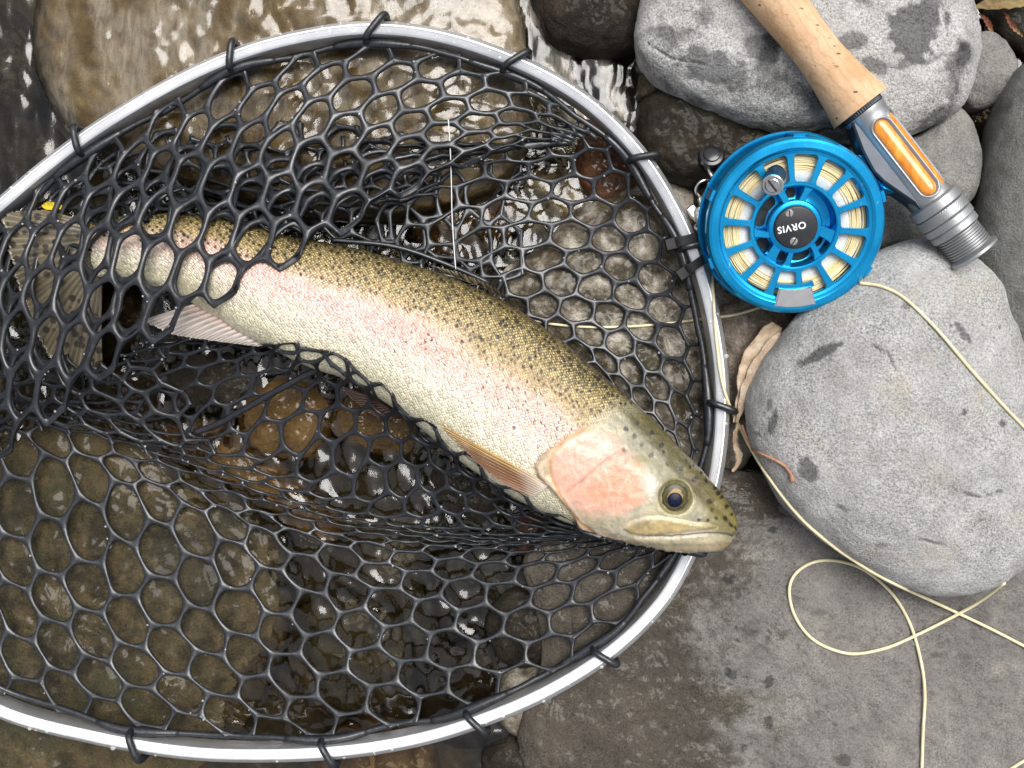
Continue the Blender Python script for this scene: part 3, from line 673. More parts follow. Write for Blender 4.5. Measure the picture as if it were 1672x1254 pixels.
# eye
def dome(c, r, h, n=24, rings=8, ztop=None):
    al = np.linspace(0.02, np.pi/2, rings)
    pr = np.stack([r*np.sin(al), h*np.cos(al)], -1)
    v, f = lathe(pr, n); f = f + [list(range(n))]
    return v+np.asarray(c), f
hz = FISH.ray_cast(Vector((*P(eye[0], eye[1], 95)[:2], 400)), Vector((0, 0, -1)))[0].z
m = NT('trout_iris'); rad = m.attr('rad'); nn = m.noise(m.coord(), 420, 4, 0.6)
c = m.ramp(m.math('ADD', rad, m.math('MULTIPLY', m.math('SUBTRACT', nn, 0.5), 0.45)), [(0.47, lin(140,116,64)), (0.54, lin(40,36,22)), (0.64, lin(84,78,46)), (0.78, lin(50,48,32)), (0.95, lin(104,98,66))])
M['iris'] = m.done(m.bsdf(Base_Color=c, Roughness=0.3, Coat_Weight=0.08, Coat_Roughness=0.06, Specular_IOR_Level=0.2))
ec = P(eye[0], eye[1], hz-2)
v, f = dome(ec, 24.5, 7); ey = make('eye', v, f, M['iris'], trout)
attr(ey, 'rad', np.hypot(v[:, 0]-ec[0], v[:, 1]-ec[1])/24.5)
M['pupil'] = mat_plain('pupil', (0.004, 0.006, 0.020), 0.3, coat=0.0, spec=0.15)
pc = P(eye[0]+1, eye[1]+5, hz+4.0); v, f = dome(pc, 11.5, 2.4, 28); make('pupil', v, f, M['pupil'], ey)

# fins: fan of rays between a base line and an outer edge
def mat_fin(name, c_ray, c_web, alpha=0.9, spots_c=None, tip=None, grad=None):
    m = NT(name); r = m.attr('ray'); t = m.attr('along')
    c = m.mix(m.ramp(r, [(0.25, 0.0), (0.7, 1.0)]), c_web, c_ray)
    if grad is not None: c = m.mix(0.72, c, m.ramp(m.math('ADD', m.attr('across'), m.math('MULTIPLY', m.math('SUBTRACT', m.noise(m.coord(), 120, 3), 0.5), 0.2)), grad))
    if tip is not None: c = m.mix(m.ramp(t, [(0.0, 1.0), (0.35, 0.0)]), c, tip)
    if spots_c is not None:
        sp = m.ramp(m.voro(m.coord(), 165, rand=0.8), [(0.30, 1.0), (0.42, 0.0)]); c = m.mix(m.math('MULTIPLY', sp, 0.85), c, spots_c)
    b = m.bsdf(Base_Color=c, Roughness=0.3, Alpha=alpha, Specular_IOR_Level=0.6, Coat_Weight=0.4, Coat_Roughness=0.15)
    m.set(b.inputs['Normal'], m.bump(m.math('ADD', r, m.math('MULTIPLY', m.noise(m.coord(), 300, 3), 0.5)), 0.0012, 0.7))
    return m.done(b)
def fin(name, base, edge, mat, rays, thick=2.2, lift=0.0, label=None, wave=2.0, drape_on=None):
    nu, nv = rays*6+1, 26
    b_ = catmull(base, nu); e_ = catmull(edge, nu)
    bw = P(b_[:, 0], b_[:, 1], b_[:, 2]); ew = P(e_[:, 0], e_[:, 1], e_[:, 2])
    t = np.linspace(0, 1, nv)[:, None, None]
    G = bw[None]*(1-t)+ew[None]*t
    G[..., 2] += lift*np.sin(np.pi*t[..., 0]) + wave*np.sin(np.linspace(0, 7, nu))[None]*t[..., 0]
    ray = 0.5+0.5*np.cos(np.linspace(0, rays*2*np.pi, nu)); fork = np.clip(t[..., 0]*2-0.8, 0, 1)
    ray2 = 0.5+0.5*np.cos(np.linspace(0, rays*4*np.pi, nu))
    rr = ray[None]*(1-fork)+ray2[None]*fork
    fray = (rng.random(nu)*0.05+0.95)[None, :, None]
    G = bw[None] + (G-bw[None])*fray
    if drape_on is not None:
        for i in range(nv):
            for j in range(nu):
                h = height(G[i, j, 0], G[i, j, 1], [drape_on])
                if h > -1e8: G[i, j, 2] = max(G[i, j, 2], h+3.0)
    th = (thick*(1-0.8*t[..., 0])*(0.35+0.65*rr))[..., None]*np.array([0, 0, 1.0])
    top = G+th/2; bot = G-th/2
    v = np.concatenate([top.reshape(-1, 3), bot.reshape(-1, 3)]); n = nu*nv
    f1 = grid_faces(nv, nu); f2 = grid_faces(nv, nu, base=n)[:, ::-1]
    edge_i = [i for i in range(nu)] + [j*nu+nu-1 for j in range(1, nv)] + [(nv-1)*nu+i for i in range(nu-2, -1, -1)] + [j*nu for j in range(nv-2, 0, -1)]
    f3 = [[a, b, b+n, a+n] for a, b in zip(edge_i, edge_i[1:]+edge_i[:1])]
    ob = make(name, v, f1.tolist()+f2.tolist()+f3, mat, trout)
    attr(ob, 'ray', np.tile(rr.reshape(-1), 2)); attr(ob, 'across', np.tile((np.ones((nv, nu))*np.linspace(0, 1, nu)[None]).reshape(-1), 2)); attr(ob, 'along', np.tile((np.ones((nv, nu))*t[..., 0]).reshape(-1), 2))
    if label: ob['label'] = label
    return ob
M['fin_amber'] = mat_fin('fin_amber', lin(206,170,110), lin(112,70,44), 0.95, tip=lin(222,206,188), grad=[(0.0, lin(208,170,96)), (0.14, lin(176,136,84)), (0.3, lin(120,84,58)), (0.6, lin(150,98,74)), (1.0, lin(214,170,146))])
M['fin_pink'] = mat_fin('fin_pink', lin(196,188,178), lin(148,136,128), 0.92, tip=lin(204,172,160))
M['fin_tail'] = mat_fin('fin_tail', lin(118,108,86), lin(88,79,60), 0.97, lin(30,24,16))
M['fin_pale'] = mat_fin('fin_pale', lin(92,68,55), lin(64,47,38), 0.97)
fin('pectoral_fin', [(897,788,58),(870,808,50)], [(716,690,66),(738,716,64),(784,760,60),(832,796,56)], M['fin_amber'], 9, 3.2, 3, 'amber edged pectoral fin', 1.0, FISH)
fin('tail_fin', [(160,366,-22),(150,400,-20),(158,440,-22),(166,456,-24)], [(70,342,-10),(6,352,-8),(14,420,-14),(34,486,-22),(62,556,-30),(104,612,-38),(168,606,-40)], M['fin_tail'], 20, 5, 3, 'brown spotted tail fin')
fin('anal_fin', [(436,564,6),(400,540,4),(350,512,0),(318,496,-4)], [(420,566,10),(340,556,6),(280,546,4),(230,524,6)], M['fin_pink'], 13, 3.5, 4, 'pinkish grey anal fin with white tip')
fin('pelvic_fin', [(650,676,0),(612,650,0)], [(636,690,-14),(600,672,-18),(566,644,-16),(556,628,-8)], M['fin_pale'], 9, 3, 2, 'brownish pelvic fin behind the net ridge')
fin('dorsal_fin', [(842,498,20),(800,474,18),(752,456,18),(716,442,16)], [(840,494,26),(796,463,28),(748,444,28),(700,432,22)], M['fin_tail'], 10, 2.5, 1, 'folded translucent dorsal fin')

# ------------------------------------------------------------------ landing net
HOOP = [(-250,640),(-190,520),(-100,415),(0,333),(60,282),(130,228),(210,176),(300,126),(400,83),(500,57),(600,45),(700,54),(800,82),(900,127),(980,182),(1050,256),(1105,345),(1145,440),(1170,545),(1180,645),(1174,745),(1155,830),(1125,908),(1080,985),(1005,1060),(910,1122),(810,1168),(700,1204),(580,1226),(450,1234),(310,1230),(160,1206),(0,1162),(-120,1080),(-210,960),(-262,800)]
net = empty('landing_net', P(600, 640, -40))
tag(net, 'oval silver hooped landing net with black rubber mesh bag', 'landing net')
hp = catmull(HOOP, 420, True); HW = P(hp[:, 0], hp[:, 1], -6.0)
tv = np.roll(HW, -1, 0)-np.roll(HW, 1, 0); tv /= np.linalg.norm(tv, axis=1, keepdims=True)
outw = np.stack([tv[:, 1], -tv[:, 0], 0*tv[:, 0]], -1)
if ((HW-HW.mean(0))*outw).sum() < 0: outw = -outw
HZ = 0.0*hp[:, 0]
def sweep_hoop(prof):
    prof = np.asarray(prof, float)
    v = HW[:, None]*np.array([1, 1, 0]) + outw[:, None]*prof[None, :, :1] + np.array([0, 0, 1.0])*prof[None, :, 1:]
    n, c = v.shape[:2]; f = grid_faces(n, c, True).tolist() + [[(n-1)*c+j, (n-1)*c+(j+1) % c, (j+1) % c, j] for j in range(c)]
    return v.reshape(-1, 3), f
def mat_alu():
    m = NT('hoop_aluminium'); co = m.coord()
    n = m.noise(co, 45, 5, 0.6); fn = m.noise(co, 900, 2)
    c = m.ramp(n, [(0.3, (0.66, 0.665, 0.675)), (0.7, (0.82, 0.82, 0.825))])
    r = m.math('ADD', 0.36, m.math('MULTIPLY', n, 0.2))
    b = m.bsdf(Base_Color=c, Roughness=r, Metallic=0.85); m.set(b.inputs['Normal'], m.bump(fn, 0.00012, 0.5))
    return m.done(b)
M['alu'] = mat_alu()
prof = [(-11,-42),(-12.5,-39),(-12.5,-7),(-11.5,-3.5),(-8,-0.8),(-1,0.4),(1.0,1.8),(3.0,1.8),(4.5,0.2),(10,-4.5),(12.5,-10),(13,-38),(11,-42)]
v, f = sweep_hoop(prof); make('hoop_frame', v, f, M['alu'], net, sharp=28)
def mat_rubber():
    m = NT('wet_black_rubber'); co = m.coord()
    n = m.noise(co, 300, 4, 0.6); w = m.ramp(m.noise(co, 40, 4, 0.6), [(0.4, 0.0), (0.6, 1.0)])
    b = m.bsdf(Base_Color=m.ramp(n, [(0.35, (0.006, 0.007, 0.009)), (0.65, (0.017, 0.019, 0.024))]), Roughness=m.math('SUBTRACT', 0.46, m.math('MULTIPLY', w, 0.14)), Specular_IOR_Level=0.5)
    m.set(b.inputs['Normal'], m.bump(n, 0.0005, 0.5))
    m.set(b.inputs['Coat Weight'], m.math('MULTIPLY', w, 0.4)); b.inputs['Coat Roughness'].default_value = 0.14
    return m.done(b)
M['rubber'] = mat_rubber()

def inner(idx_f, off):  # point on the hoop by curve fraction, off inward
    i = int(round(idx_f*len(HW))) % len(HW); return HW[i]-outw[i]*off
def near_i(px, py): return int(np.argmin((hp[:, 0]-px)**2+(hp[:, 1]-py)**2))
# rim cord: rubber edge running just inside the hoop, pulled to it at each loop
loops = [(-110,424,.4),(128,228,0.5),(378,92,0.6),(608,44,0.9),(838,98,0.8),(1048,254,0.6),(1128,400,.2),(1177,660,0.4),(1128,902,-.3),(985,1076,-0.5),(772,1182,-0.6),(528,1231,-0.6),(212,1217,-0.7),(-130,1070,.5)]
li_ = [near_i(a, b) for a, b, _ in loops]
n = len(HW); gap = np.zeros(n)
for i in range(n):
    d = min(min((i-a) % n, (a-i) % n) for a in li_); gap[i] = 20 + 11*smooth(0, 22, d)
gap = gap + 2.0*np.sin(np.arange(n)*0.35)
cord = HW-outw*gap[:, None]; cord[:, 2] = -20 - 4*np.sin(np.arange(n)*0.2)
v, f = tube(cord, 5.2, 8, True); make('rim_cord', v, f, M['rubber'], net)
for (lx, ly, sk), i in zip(loops, li_):
    c = HW[i]; o = outw[i]; t = tv[i]
    th = np.linspace(-0.35, 2*np.pi-0.6, 40)
    ring = []
    for a in th:
        ca, sa = np.cos(a), np.sin(a)
        e = (np.abs(ca)**4+np.abs(sa)**4)**-0.25
        r_o, r_z = -ca*e*20.5, sa*e*26.0
        ring.append(c*np.array([1, 1, 0])+o*r_o+np.array([0, 0, 1])*(r_z-19)+t*sk*(r_o+8)*0.9)
    ring = np.array(ring); ring = np.concatenate([[cord[i]+t*4-np.array([0, 0, 2])], ring, [cord[i]-t*4]])
    rr = np.full(len(ring), 5.0)+1.2*np.sin(np.linspace(0, np.pi, len(ring)))
    v1, f1 = tube(catmull(ring, 60), np.interp(np.linspace(0, 1, 60), np.linspace(0, 1, len(rr)), rr), 8)
    kn = np.stack([cord[(i+j) % n] for j in range(-7, 8)]); v2, f2 = tube(kn, 5.4+3.6*np.cos(np.linspace(-1.5, 1.5, 15)), 8)
    v, f = join([(v1, f1), (v2, f2)]); make('hoop_loop', v, f, M['rubber'], net)

def surf(rows, nu=140, nv=140):
    R_ = []
    for r in rows:
        r = np.asarray(r, float); w = P(r[:, 0], r[:, 1], r[:, 2]); R_.append(catmull(w, nu))
    R_ = np.array(R_); m_ = len(R_)
    q = np.concatenate([2*R_[:1]-R_[1:2], R_, 2*R_[-1:]-R_[-2:-1]])
    # even spacing across rows (mean distance)
    out = []
    for i in range(m_-1):
        t = np.linspace(0, 1, 20, endpoint=False)[:, None, None]
        a, b, c, d = q[i], q[i+1], q[i+2], q[i+3]
        out.append(0.5*((2*b)+(c-a)*t+(2*a-5*b+4*c-d)*t*t+(-a+3*b-3*c+d)*t**3))
    out = np.concatenate(out+[R_[-1:]])
    L = np.concatenate([[0], np.cumsum(np.linalg.norm(np.diff(out, axis=0), axis=2).mean(1))])
    s = np.linspace(0, L[-1], nv); idx = np.interp(s, L, np.arange(len(out)))
    lo = np.clip(idx.astype(int), 0, len(out)-2); fr = (idx-lo)[:, None, None]
    return out[lo]*(1-fr)+out[lo+1]*fr
def sample(G, u, v):
    nv, nu = G.shape[:2]; x = np.clip(u, 0, 1)*(nu-1); y = np.clip(v, 0, 1)*(nv-1)
    i = np.clip(x.astype(int), 0, nu-2); j = np.clip(y.astype(int), 0, nv-2); fx = (x-i)[..., None]; fy = (y-j)[..., None]
    return (G[j, i]*(1-fx)*(1-fy)+G[j, i+1]*fx*(1-fy)+G[j+1, i]*(1-fx)*fy+G[j+1, i+1]*fx*fy)
NETV = []
def hexnet(rows, nu, nv, r=5.4, seed=0, jit=0.10, twist=18, over=(), flip=False, label=None, K=7, sides=7, clamp_gap=1.2, rnd=7, hm=1.0, vw=None):
    """moulded rubber honeycomb over a lofted surface: round holes, strands webbed together at every junction"""
    G = surf(rows); rr = random.Random(seed)
    if vw is not None:
        idx = np.interp(np.linspace(0, 1, G.shape[0]), vw[0], vw[1])*(G.shape[0]-1); lo = np.clip(idx.astype(int), 0, G.shape[0]-2); fr_ = (idx-lo)[:, None, None]; G = G[lo]*(1-fr_)+G[lo+1]*fr_
    if flip: G = np.swapaxes(G, 0, 1)
    gu = np.gradient(G, axis=1); gv = np.gradient(G, axis=0); GN = np.cross(gu, gv); GN /= np.linalg.norm(GN, axis=-1, keepdims=True)+1e-9
    if GN[..., 2].mean() < 0: GN = -GN
    nodes = {}; I = 2*nu
    for j in range(nv):
        for i in range(I+1):
            up = (i+j) % 2 == 0
            y = (j+0.5+(-0.17 if up else 0.17)); x = i*0.5
            nodes[i, j] = ((x+rr.uniform(-jit, jit)*(0 < i < I))/nu, (y+rr.uniform(-jit, jit))/nv)
    keys = list(nodes); pos = {k: i for i, k in enumerate(keys)}
    uv = [nodes[k] for k in keys]; edges = []; eid = {}
    def edge(p, q): eid[p, q] = len(edges); edges.append((p, q))
    for j in range(nv):
        for i in range(I+1):
            up = (i+j) % 2 == 0
            if i < I: edge(pos[i, j], pos[i+1, j])
            if up and j > 0: edge(pos[i, j], pos[i, j-1])
            if up and j == 0: uv.append((nodes[i, j][0], 0.0)); edge(pos[i, j], len(uv)-1)
            if (not up) and j == nv-1: uv.append((nodes[i, j][0], 1.0)); edge(pos[i, j], len(uv)-1)
    uv = np.array(uv); W = sample(G, uv[:, 0], uv[:, 1])
    tw = np.radians([rr.choice((-1, 1))*twist*0.5+rr.uniform(-twist, twist) for _ in range(len(W))])
    ed = np.array(edges); a, b = W[ed[:, 0]], W[ed[:, 1]]; d = b-a
    def rot(d, t):
        c, s = np.cos(t), np.sin(t); o = d.copy(); o[:, 0] = d[:, 0]*c-d[:, 1]*s; o[:, 1] = d[:, 0]*s+d[:, 1]*c; return o
    Ta, Tb = rot(d, tw[ed[:, 0]]), rot(d, tw[ed[:, 1]])
    t = np.linspace(0, 1, K)[None, :, None]
    path = (2*t**3-3*t**2+1)*a[:, None]+(t**3-2*t**2+t)*Ta[:, None]+(-2*t**3+3*t**2)*b[:, None]+(t**3-t**2)*Tb[:, None]
    puv = uv[ed[:, 0]][:, None]*(1-t)+uv[ed[:, 1]][:, None]*t; PN = sample(GN, puv[..., 0], puv[..., 1]); PN /= np.linalg.norm(PN, axis=-1, keepdims=True)+1e-9
    if over:
        hcache = {}
        for e in range(len(path)):
            for q in range(K):
                key = ed[e, 0] if q == 0 else ed[e, 1] if q == K-1 else None
                x, y, z = path[e, q]
                if key is not None and key in hcache: path[e, q, 2] = hcache[key]; continue
                h = height(x, y, over)
                if h > -1e8 and z < h+r*clamp_gap: path[e, q, 2] = h+r*clamp_gap
                if key is not None: hcache[key] = path[e, q, 2]
        path[:, 1:-1] = 0.25*path[:, :-2]+0.5*path[:, 1:-1]+0.25*path[:, 2:]
    cells = []
    for j in range(nv-1):
        for i in range(I-1):
            if (i+j) % 2 == 1: cells.append([pos[i, j], pos[i+1, j], pos[i+2, j], pos[i+2, j+1], pos[i+1, j+1], pos[i, j+1]])
    use = np.zeros(len(ed), int); loops_, norms_ = [], []
    for c in cells:
        L_, N_ = [], []
        for p, q in zip(c, c[1:]+c[:1]):
            if (p, q) in eid: e = eid[p, q]; L_.append(path[e, :-1]); N_.append(PN[e, :-1])
            else: e = eid[q, p]; L_.append(path[e, ::-1][:-1]); N_.append(PN[e, ::-1][:-1])
            use[e] += 1
        loops_.append(np.concatenate(L_)); norms_.append(np.concatenate(N_))
    parts = []
    if cells:
        L = np.array(loops_); Nn = np.array(norms_); nl = L.shape[1]
        Ls = L.copy()
        for _ in range(rnd): Ls = 0.5*Ls+0.25*(np.roll(Ls, 1, 1)+np.roll(Ls, -1, 1))
        cen = Ls.mean(1, keepdims=True); inw = cen-Ls; dist = np.linalg.norm(inw, axis=-1, keepdims=True); inw = inw/(dist+1e-9)
        H = Ls+inw*np.minimum(r*1.02, 0.42*dist)
        ss = [0.0, 0.3, 0.6, 0.85, 1.0, 0.85, 0.6, 0.3, 0.0]; sg = [1, 1, 1, 1, 0, -1, -1, -1, -1]
        rows_ = [L*(1-s_)+H*s_+Nn*(g_*r*0.9*hm*math.sqrt(max(0, 1-s_*s_))) for s_, g_ in zip(ss, sg)]
        V_ = np.stack(rows_, 1)                      # cells, rings, loop, 3
        one = grid_faces(len(ss), nl, True); F_ = (one[None]+(np.arange(len(L))*len(ss)*nl)[:, None, None]).reshape(-1, 4)
        parts.append((V_.reshape(-1, 3), F_))
    free = np.nonzero(use < 2)[0]
    if len(free):
        pth = path[free]; _, A_, B_ = frames(pth); ang = np.linspace(0, 2*np.pi, sides+1, endpoint=False)
        fl = 0.92+0.5*np.abs(np.linspace(-1, 1, K))**4
        V_ = pth[:, :, None]+(r*0.95*fl)[None, :, None, None]*(np.cos(ang)[None, None, :, None]*A_[:, :, None]+0.9*np.sin(ang)[None, None, :, None]*B_[:, :, None])
        one = grid_faces(K, sides+1, True); F_ = (one[None]+(np.arange(len(pth))*K*(sides+1))[:, None, None]).reshape(-1, 4)
        parts.append((V_.reshape(-1, 3), F_))
    Vall = np.concatenate([p_[0] for p_ in parts]); off = 0; Fall = []
    for p_ in parts: Fall.append(p_[1]+off); off += len(p_[0])
    Fall = np.concatenate(Fall)
    kq = np.round(Vall*50).astype(np.int64); _, first, inv = np.unique(kq, axis=0, return_index=True, return_inverse=True)
    Vall = Vall[first]; Fall = inv.reshape(-1)[Fall]
    ok = np.array([len(set(q)) == 4 for q in Fall.tolist()]); Fall = Fall[ok]
    NETV.append(Vall)
    ob = make('net_mesh', Vall, Fall, M['rubber'], net)
    if label: ob['label'] = label
    return ob

cordpx = lambda p: p
# 1: near wall, hanging from the upper hoop, draped over the tail and folded back beneath itself
hexnet([
 [(-110,450,-20),(-30,385,-20),(60,312,-20),(140,258,-20),(250,186,-20),(380,122,-20),(520,86,-20),(620,74,-20),(720,84,-20),(830,118,-20),(930,178,-20),(990,228,-20)],
 [(-110,520,6),(-20,455,10),(60,385,12),(150,325,12),(255,262,8),(375,200,0),(500,150,-6),(610,134,-10),(720,140,-14),(820,158,-16),(900,190,-16),(960,225,-18)],
 [(-110,590,20),(-20,535,26),(70,460,36),(165,400,40),(265,340,38),(375,278,26),(500,222,8),(610,200,-4),(710,194,-12),(800,196,-16),(880,205,-18),(940,228,-20)],
 [(-100,680,22),(-20,630,28),(70,560,42),(165,495,52),(265,428,54),(370,362,46),(490,302,20),(600,262,2),(700,238,-12),(790,226,-18),(870,217,-20),(935,232,-22)],
 [(-100,770,6),(0,735,14),(67,690,28),(140,628,44),(232,562,54),(330,502,60),(455,436,60),(560,374,40),(664,312,10),(764,268,-16),(850,238,-22),(930,234,-26)],
 [(-100,765,-10),(0,728,0),(70,680,14),(145,616,28),(236,550,38),(334,490,44),(456,424,42),(560,362,22),(660,304,-8),(760,264,-30),(850,238,-34),(930,234,-34)],
 [(-100,660,-10),(10,610,0),(100,550,14),(200,480,30),(320,425,40),(440,370,36),(540,325,10),(640,280,-20),(740,255,-36),(850,238,-38),(925,234,-38)],
 [(-100,560,-22),(20,505,-10),(120,440,8),(220,378,20),(330,335,18),(430,308,0),(530,275,-20),(630,252,-34),(730,243,-40),(845,237,-42),(920,234,-42)],
 [(-90,470,-32),(30,395,-30),(130,320,-30),(220,268,-32),(330,242,-34),(430,236,-36),(530,232,-38),(630,230,-40),(730,236,-42),(840,238,-44),(915,236,-44)],
 [(-60,430,-40),(40,355,-40),(150,276,-42),(235,226,-44),(330,206,-44),(430,202,-44),(530,204,-44),(630,216,-46),(730,232,-46),(840,240,-46),(915,238,-46)],
], 9, 21, 4.7, 1, 0.07, 16, over=(FISH,), flip=True, label='near wall of the net folded over the tail')
# 2b: crumpled layer hanging down behind the trout
hexnet([
 [(230,300,-50),(330,285,-50),(440,275,-50),(560,262,-48),(660,262,-50),(760,262,-52),(850,262,-54)],
 [(235,330,-56),(335,322,-54),(440,325,-54),(560,322,-54),(660,325,-56),(760,335,-58),(850,340,-58)],
 [(250,356,-60),(350,360,-58),(450,378,-56),(560,392,-54),(660,412,-54),(760,438,-52),(850,470,-56)],
 [(250,410,-62),(350,420,-62),(450,440,-62),(550,455,-62),(640,475,-62),(730,500,-62),(800,530,-62)],
], 11, 4, 3.4, 3, 0.14, 12, label='crumpled under layer of net behind the trout')
# 2c: another slack fold between the layers above the tail
hexnet([
 [(60,330,-34),(150,262,-36),(250,226,-38),(350,222,-40),(450,224,-40),(560,222,-42),(650,236,-44),(720,246,-44)],
 [(70,362,-40),(160,305,-44),(250,272,-44),(350,262,-46),(450,266,-44),(560,268,-46),(650,276,-46),(720,276,-46)],
 [(90,396,-30),(170,345,-30),(260,318,-34),(350,310,-36),(450,312,-36),(555,312,-38),(640,310,-42),(715,302,-44)],
 [(110,430,-4),(190,385,6),(270,356,10),(360,345,6),(450,345,-4),(545,342,-20),(630,334,-36),(710,322,-44)],
], 12, 4, 3.7, 11, 0.18, 16, over=(FISH,), label='slack inner fold of net above the tail')
# 3: right wall running from the hoop down behind the trout
hexnet([
 [(900,160,-20),(980,218,-20),(1040,285,-20),(1085,360,-20),(1120,450,-20),(1140,550,-20),(1146,650,-20),(1140,730,-20),(1128,800,-16)],
 [(880,205,-30),(960,255,-36),(1012,318,-42),(1050,395,-46),(1078,475,-50),(1098,560,-50),(1112,650,-46),(1118,720,-34),(1116,775,-24)],
 [(820,240,-40),(890,290,-50),(950,350,-56),(990,420,-58),(1020,495,-60),(1042,565,-60),(1064,640,-52),(1085,700,-40),(1100,745,-28)],
 [(740,260,-46),(810,320,-54),(870,385,-58),(915,450,-60),(950,520,-62),(985,580,-60),(1020,640,-54),(1050,690,-42),(1080,735,-28)],
 [(640,320,-46),(700,380,-50),(770,430,-52),(840,480,-54),(890,535,-56),(940,585,-56),(990,635,-50),(1035,680,-40),(1075,722,-26)],
 [(600,390,-50),(660,450,-54),(730,500,-56),(795,545,-58),(850,590,-60),(900,630,-60),(950,672,-54),(1000,708,-42),(1050,740,-26)],
], 12, 7, 3.3, 4, 0.07, 12, label='right wall of the net beside the back of the trout', over=tuple(ROCKS))
# 4: lower wall: from the lower hoop down to the valley, then up and over the belly edge of the trout
hexnet([
 [(-130,1045,-20),(-20,1120,-20),(90,1160,-20),(210,1182,-20),(340,1198,-20),(470,1202,-20),(600,1192,-20),(720,1168,-20),(830,1130,-20),(930,1080,-20),(1010,1020,-20),(1070,950,-20),(1104,890,-14)],
 [(-140,965,-30),(-30,1030,-30),(90,1075,-32),(215,1105,-34),(340,1120,-36),(465,1122,-38),(590,1112,-38),(705,1088,-38),(805,1058,-38),(895,1018,-36),(975,968,-32),(1035,922,-26),(1080,886,-16)],
 [(-150,885,-38),(-40,935,-40),(85,985,-44),(215,1018,-48),(340,1036,-50),(462,1040,-52),(580,1032,-54),(690,1012,-54),(785,990,-52),(870,962,-48),(945,930,-40),(1005,900,-30),(1062,882,-16)],
 [(-150,800,-44),(-40,845,-48),(90,888,-54),(220,920,-58),(345,942,-62),(462,956,-64),(572,960,-66),(675,950,-66),(765,936,-62),(845,922,-56),(915,906,-46),(980,890,-34),(1045,878,-16)],
 [(-150,700,-48),(-20,725,-54),(110,765,-60),(235,812,-66),(355,850,-70),(462,880,-74),(560,898,-76),(655,902,-76),(740,900,-72),(815,897,-64),(885,892,-52),(950,884,-38),(1025,876,-18)],
 [(-140,650,-60),(0,660,-66),(120,700,-70),(240,752,-76),(350,800,-80),(452,838,-84),(550,866,-84),(640,878,-84),(722,884,-80),(796,886,-72),(866,884,-60),(935,878,-44),(1010,872,-20)],
 [(90,655,-55),(180,664,-60),(280,700,-64),(385,738,-66),(480,775,-68),(570,812,-68),(655,838,-66),(735,856,-62),(805,866,-54),(870,872,-44),(935,872,-32),(1008,872,-10)],
 [(130,620,-44),(220,628,-48),(320,650,-52),(420,676,-54),(510,708,-56),(595,748,-54),(672,788,-50),(745,822,-44),(810,844,-38),(872,858,-30),(934,868,-22),(1006,872,-6)],
 [(180,590,-30),(262,592,-34),(350,605,-36),(440,622,-36),(525,648,-34),(605,690,-30),(676,738,-26),(746,784,-20),(808,820,-16),(870,848,-12),(932,866,-8),(1004,874,0)],
 [(236,560,-14),(310,552,-10),(390,558,0),(465,560,30),(540,572,44),(604,610,48),(668,664,48),(734,716,46),(802,770,46),(866,812,44),(928,844,40),(1000,878,20)],
 [(238,562,-30),(312,556,-30),(392,562,-22),(466,566,8),(540,578,22),(600,618,26),(662,672,26),(728,724,24),(796,778,24),(862,820,22),(926,850,18),(1000,880,0)],
 [(240,566,-44),(314,560,-46),(394,568,-40),(466,574,-16),(538,588,-8),(594,630,-6),(654,684,-6),(720,738,-8),(790,788,-8),(856,828,-8),(922,856,-10),(1000,882,-16)],
], 14, 20, 3.2, 5, 0.07, 14, flip=True, vw=([0, .36, .62, 1], [0, .44, .60, 1]), label='lower net from the bottom hoop to the belly ridge', over=tuple(ROCKS)+(FISH,))
# 6: bunched folds at the lower left of the tail
hexnet([
 [(-80,560,-30),(0,560,-28),(90,575,-24),(180,590,-20),(260,570,-10)],
 [(-80,610,-38),(10,612,-34),(100,625,-30),(190,640,-28),(290,620,-24)],
 [(-70,660,-44),(20,655,-40),(120,672,-38),(215,690,-40),(320,680,-40)],
 [(-60,700,-50),(40,700,-50),(140,712,-48),(245,740,-52),(350,740,-54)],
], 7, 4, 3.8, 8, 0.18, 10, over=(), label='bunched folds of net below the tail')
# taut cord at the belly ridge
def rub(pts, r, name='net_cord'):
    pts = np.asarray(pts, float); w = catmull(P(pts[:, 0], pts[:, 1], pts[:, 2]), 60); v, f = tube(w, r, 8); return make(name, v, f, M['rubber'], net)
rub([(318,706,-50),(360,690,-42),(430,650,-20),(500,612,4),(560,585,20)], 5.5)
rub([(660,440,-38),(740,452,-40),(800,464,-42),(720,428,-36),(640,402,-30),(540,392,-6)], 4.4)
# cable ties
def tie(px, py, ang, w=15):
    i = near_i(px, py); c = HW[i]*np.array([1, 1, 0]); o = outw[i]; t = tv[i]
    d = np.array([math.cos(math.radians(ang)), math.sin(math.radians(ang)), 0]); sd = np.array([-d[1], d[0], 0])
    th = np.linspace(0, 2*np.pi, 48, endpoint=False); e = (np.abs(np.cos(th))**5+np.abs(np.sin(th))**5)**-0.2
    path = c+d*(np.cos(th)*e*27)[:, None]+np.array([0, 0, 1])*(np.sin(th)*e*21-15)[:, None]
    vs = []
    for s_, r_ in ((-w/2, 0), (-w/2, 3.0), (w/2, 3.0), (w/2, 0)):
        vs.append(path+sd*s_+(path-(c-np.array([0, 0, 15])))/np.linalg.norm(path-(c-np.array([0, 0, 15])), axis=1, keepdims=True)*r_)
    V_ = np.stack(vs, 1); nn = len(path)
    f = grid_faces(nn, 4, True).tolist()+[[(nn-1)*4+j, (nn-1)*4+(j+1) % 4, (j+1) % 4, j] for j in range(4)]
    hv, hf = prism([(-13,-10),(13,-10),(13,10),(-13,10)], -8, 8, 2)
    hv = hv@np.array([d, sd, [0, 0, 1]])+c-d*30+np.array([0, 0, -4])
    v, f = join([(V_.reshape(-1, 3), f), (hv, hf)])
    make('cable_tie', v, f, M['tie'], net, sharp=35)
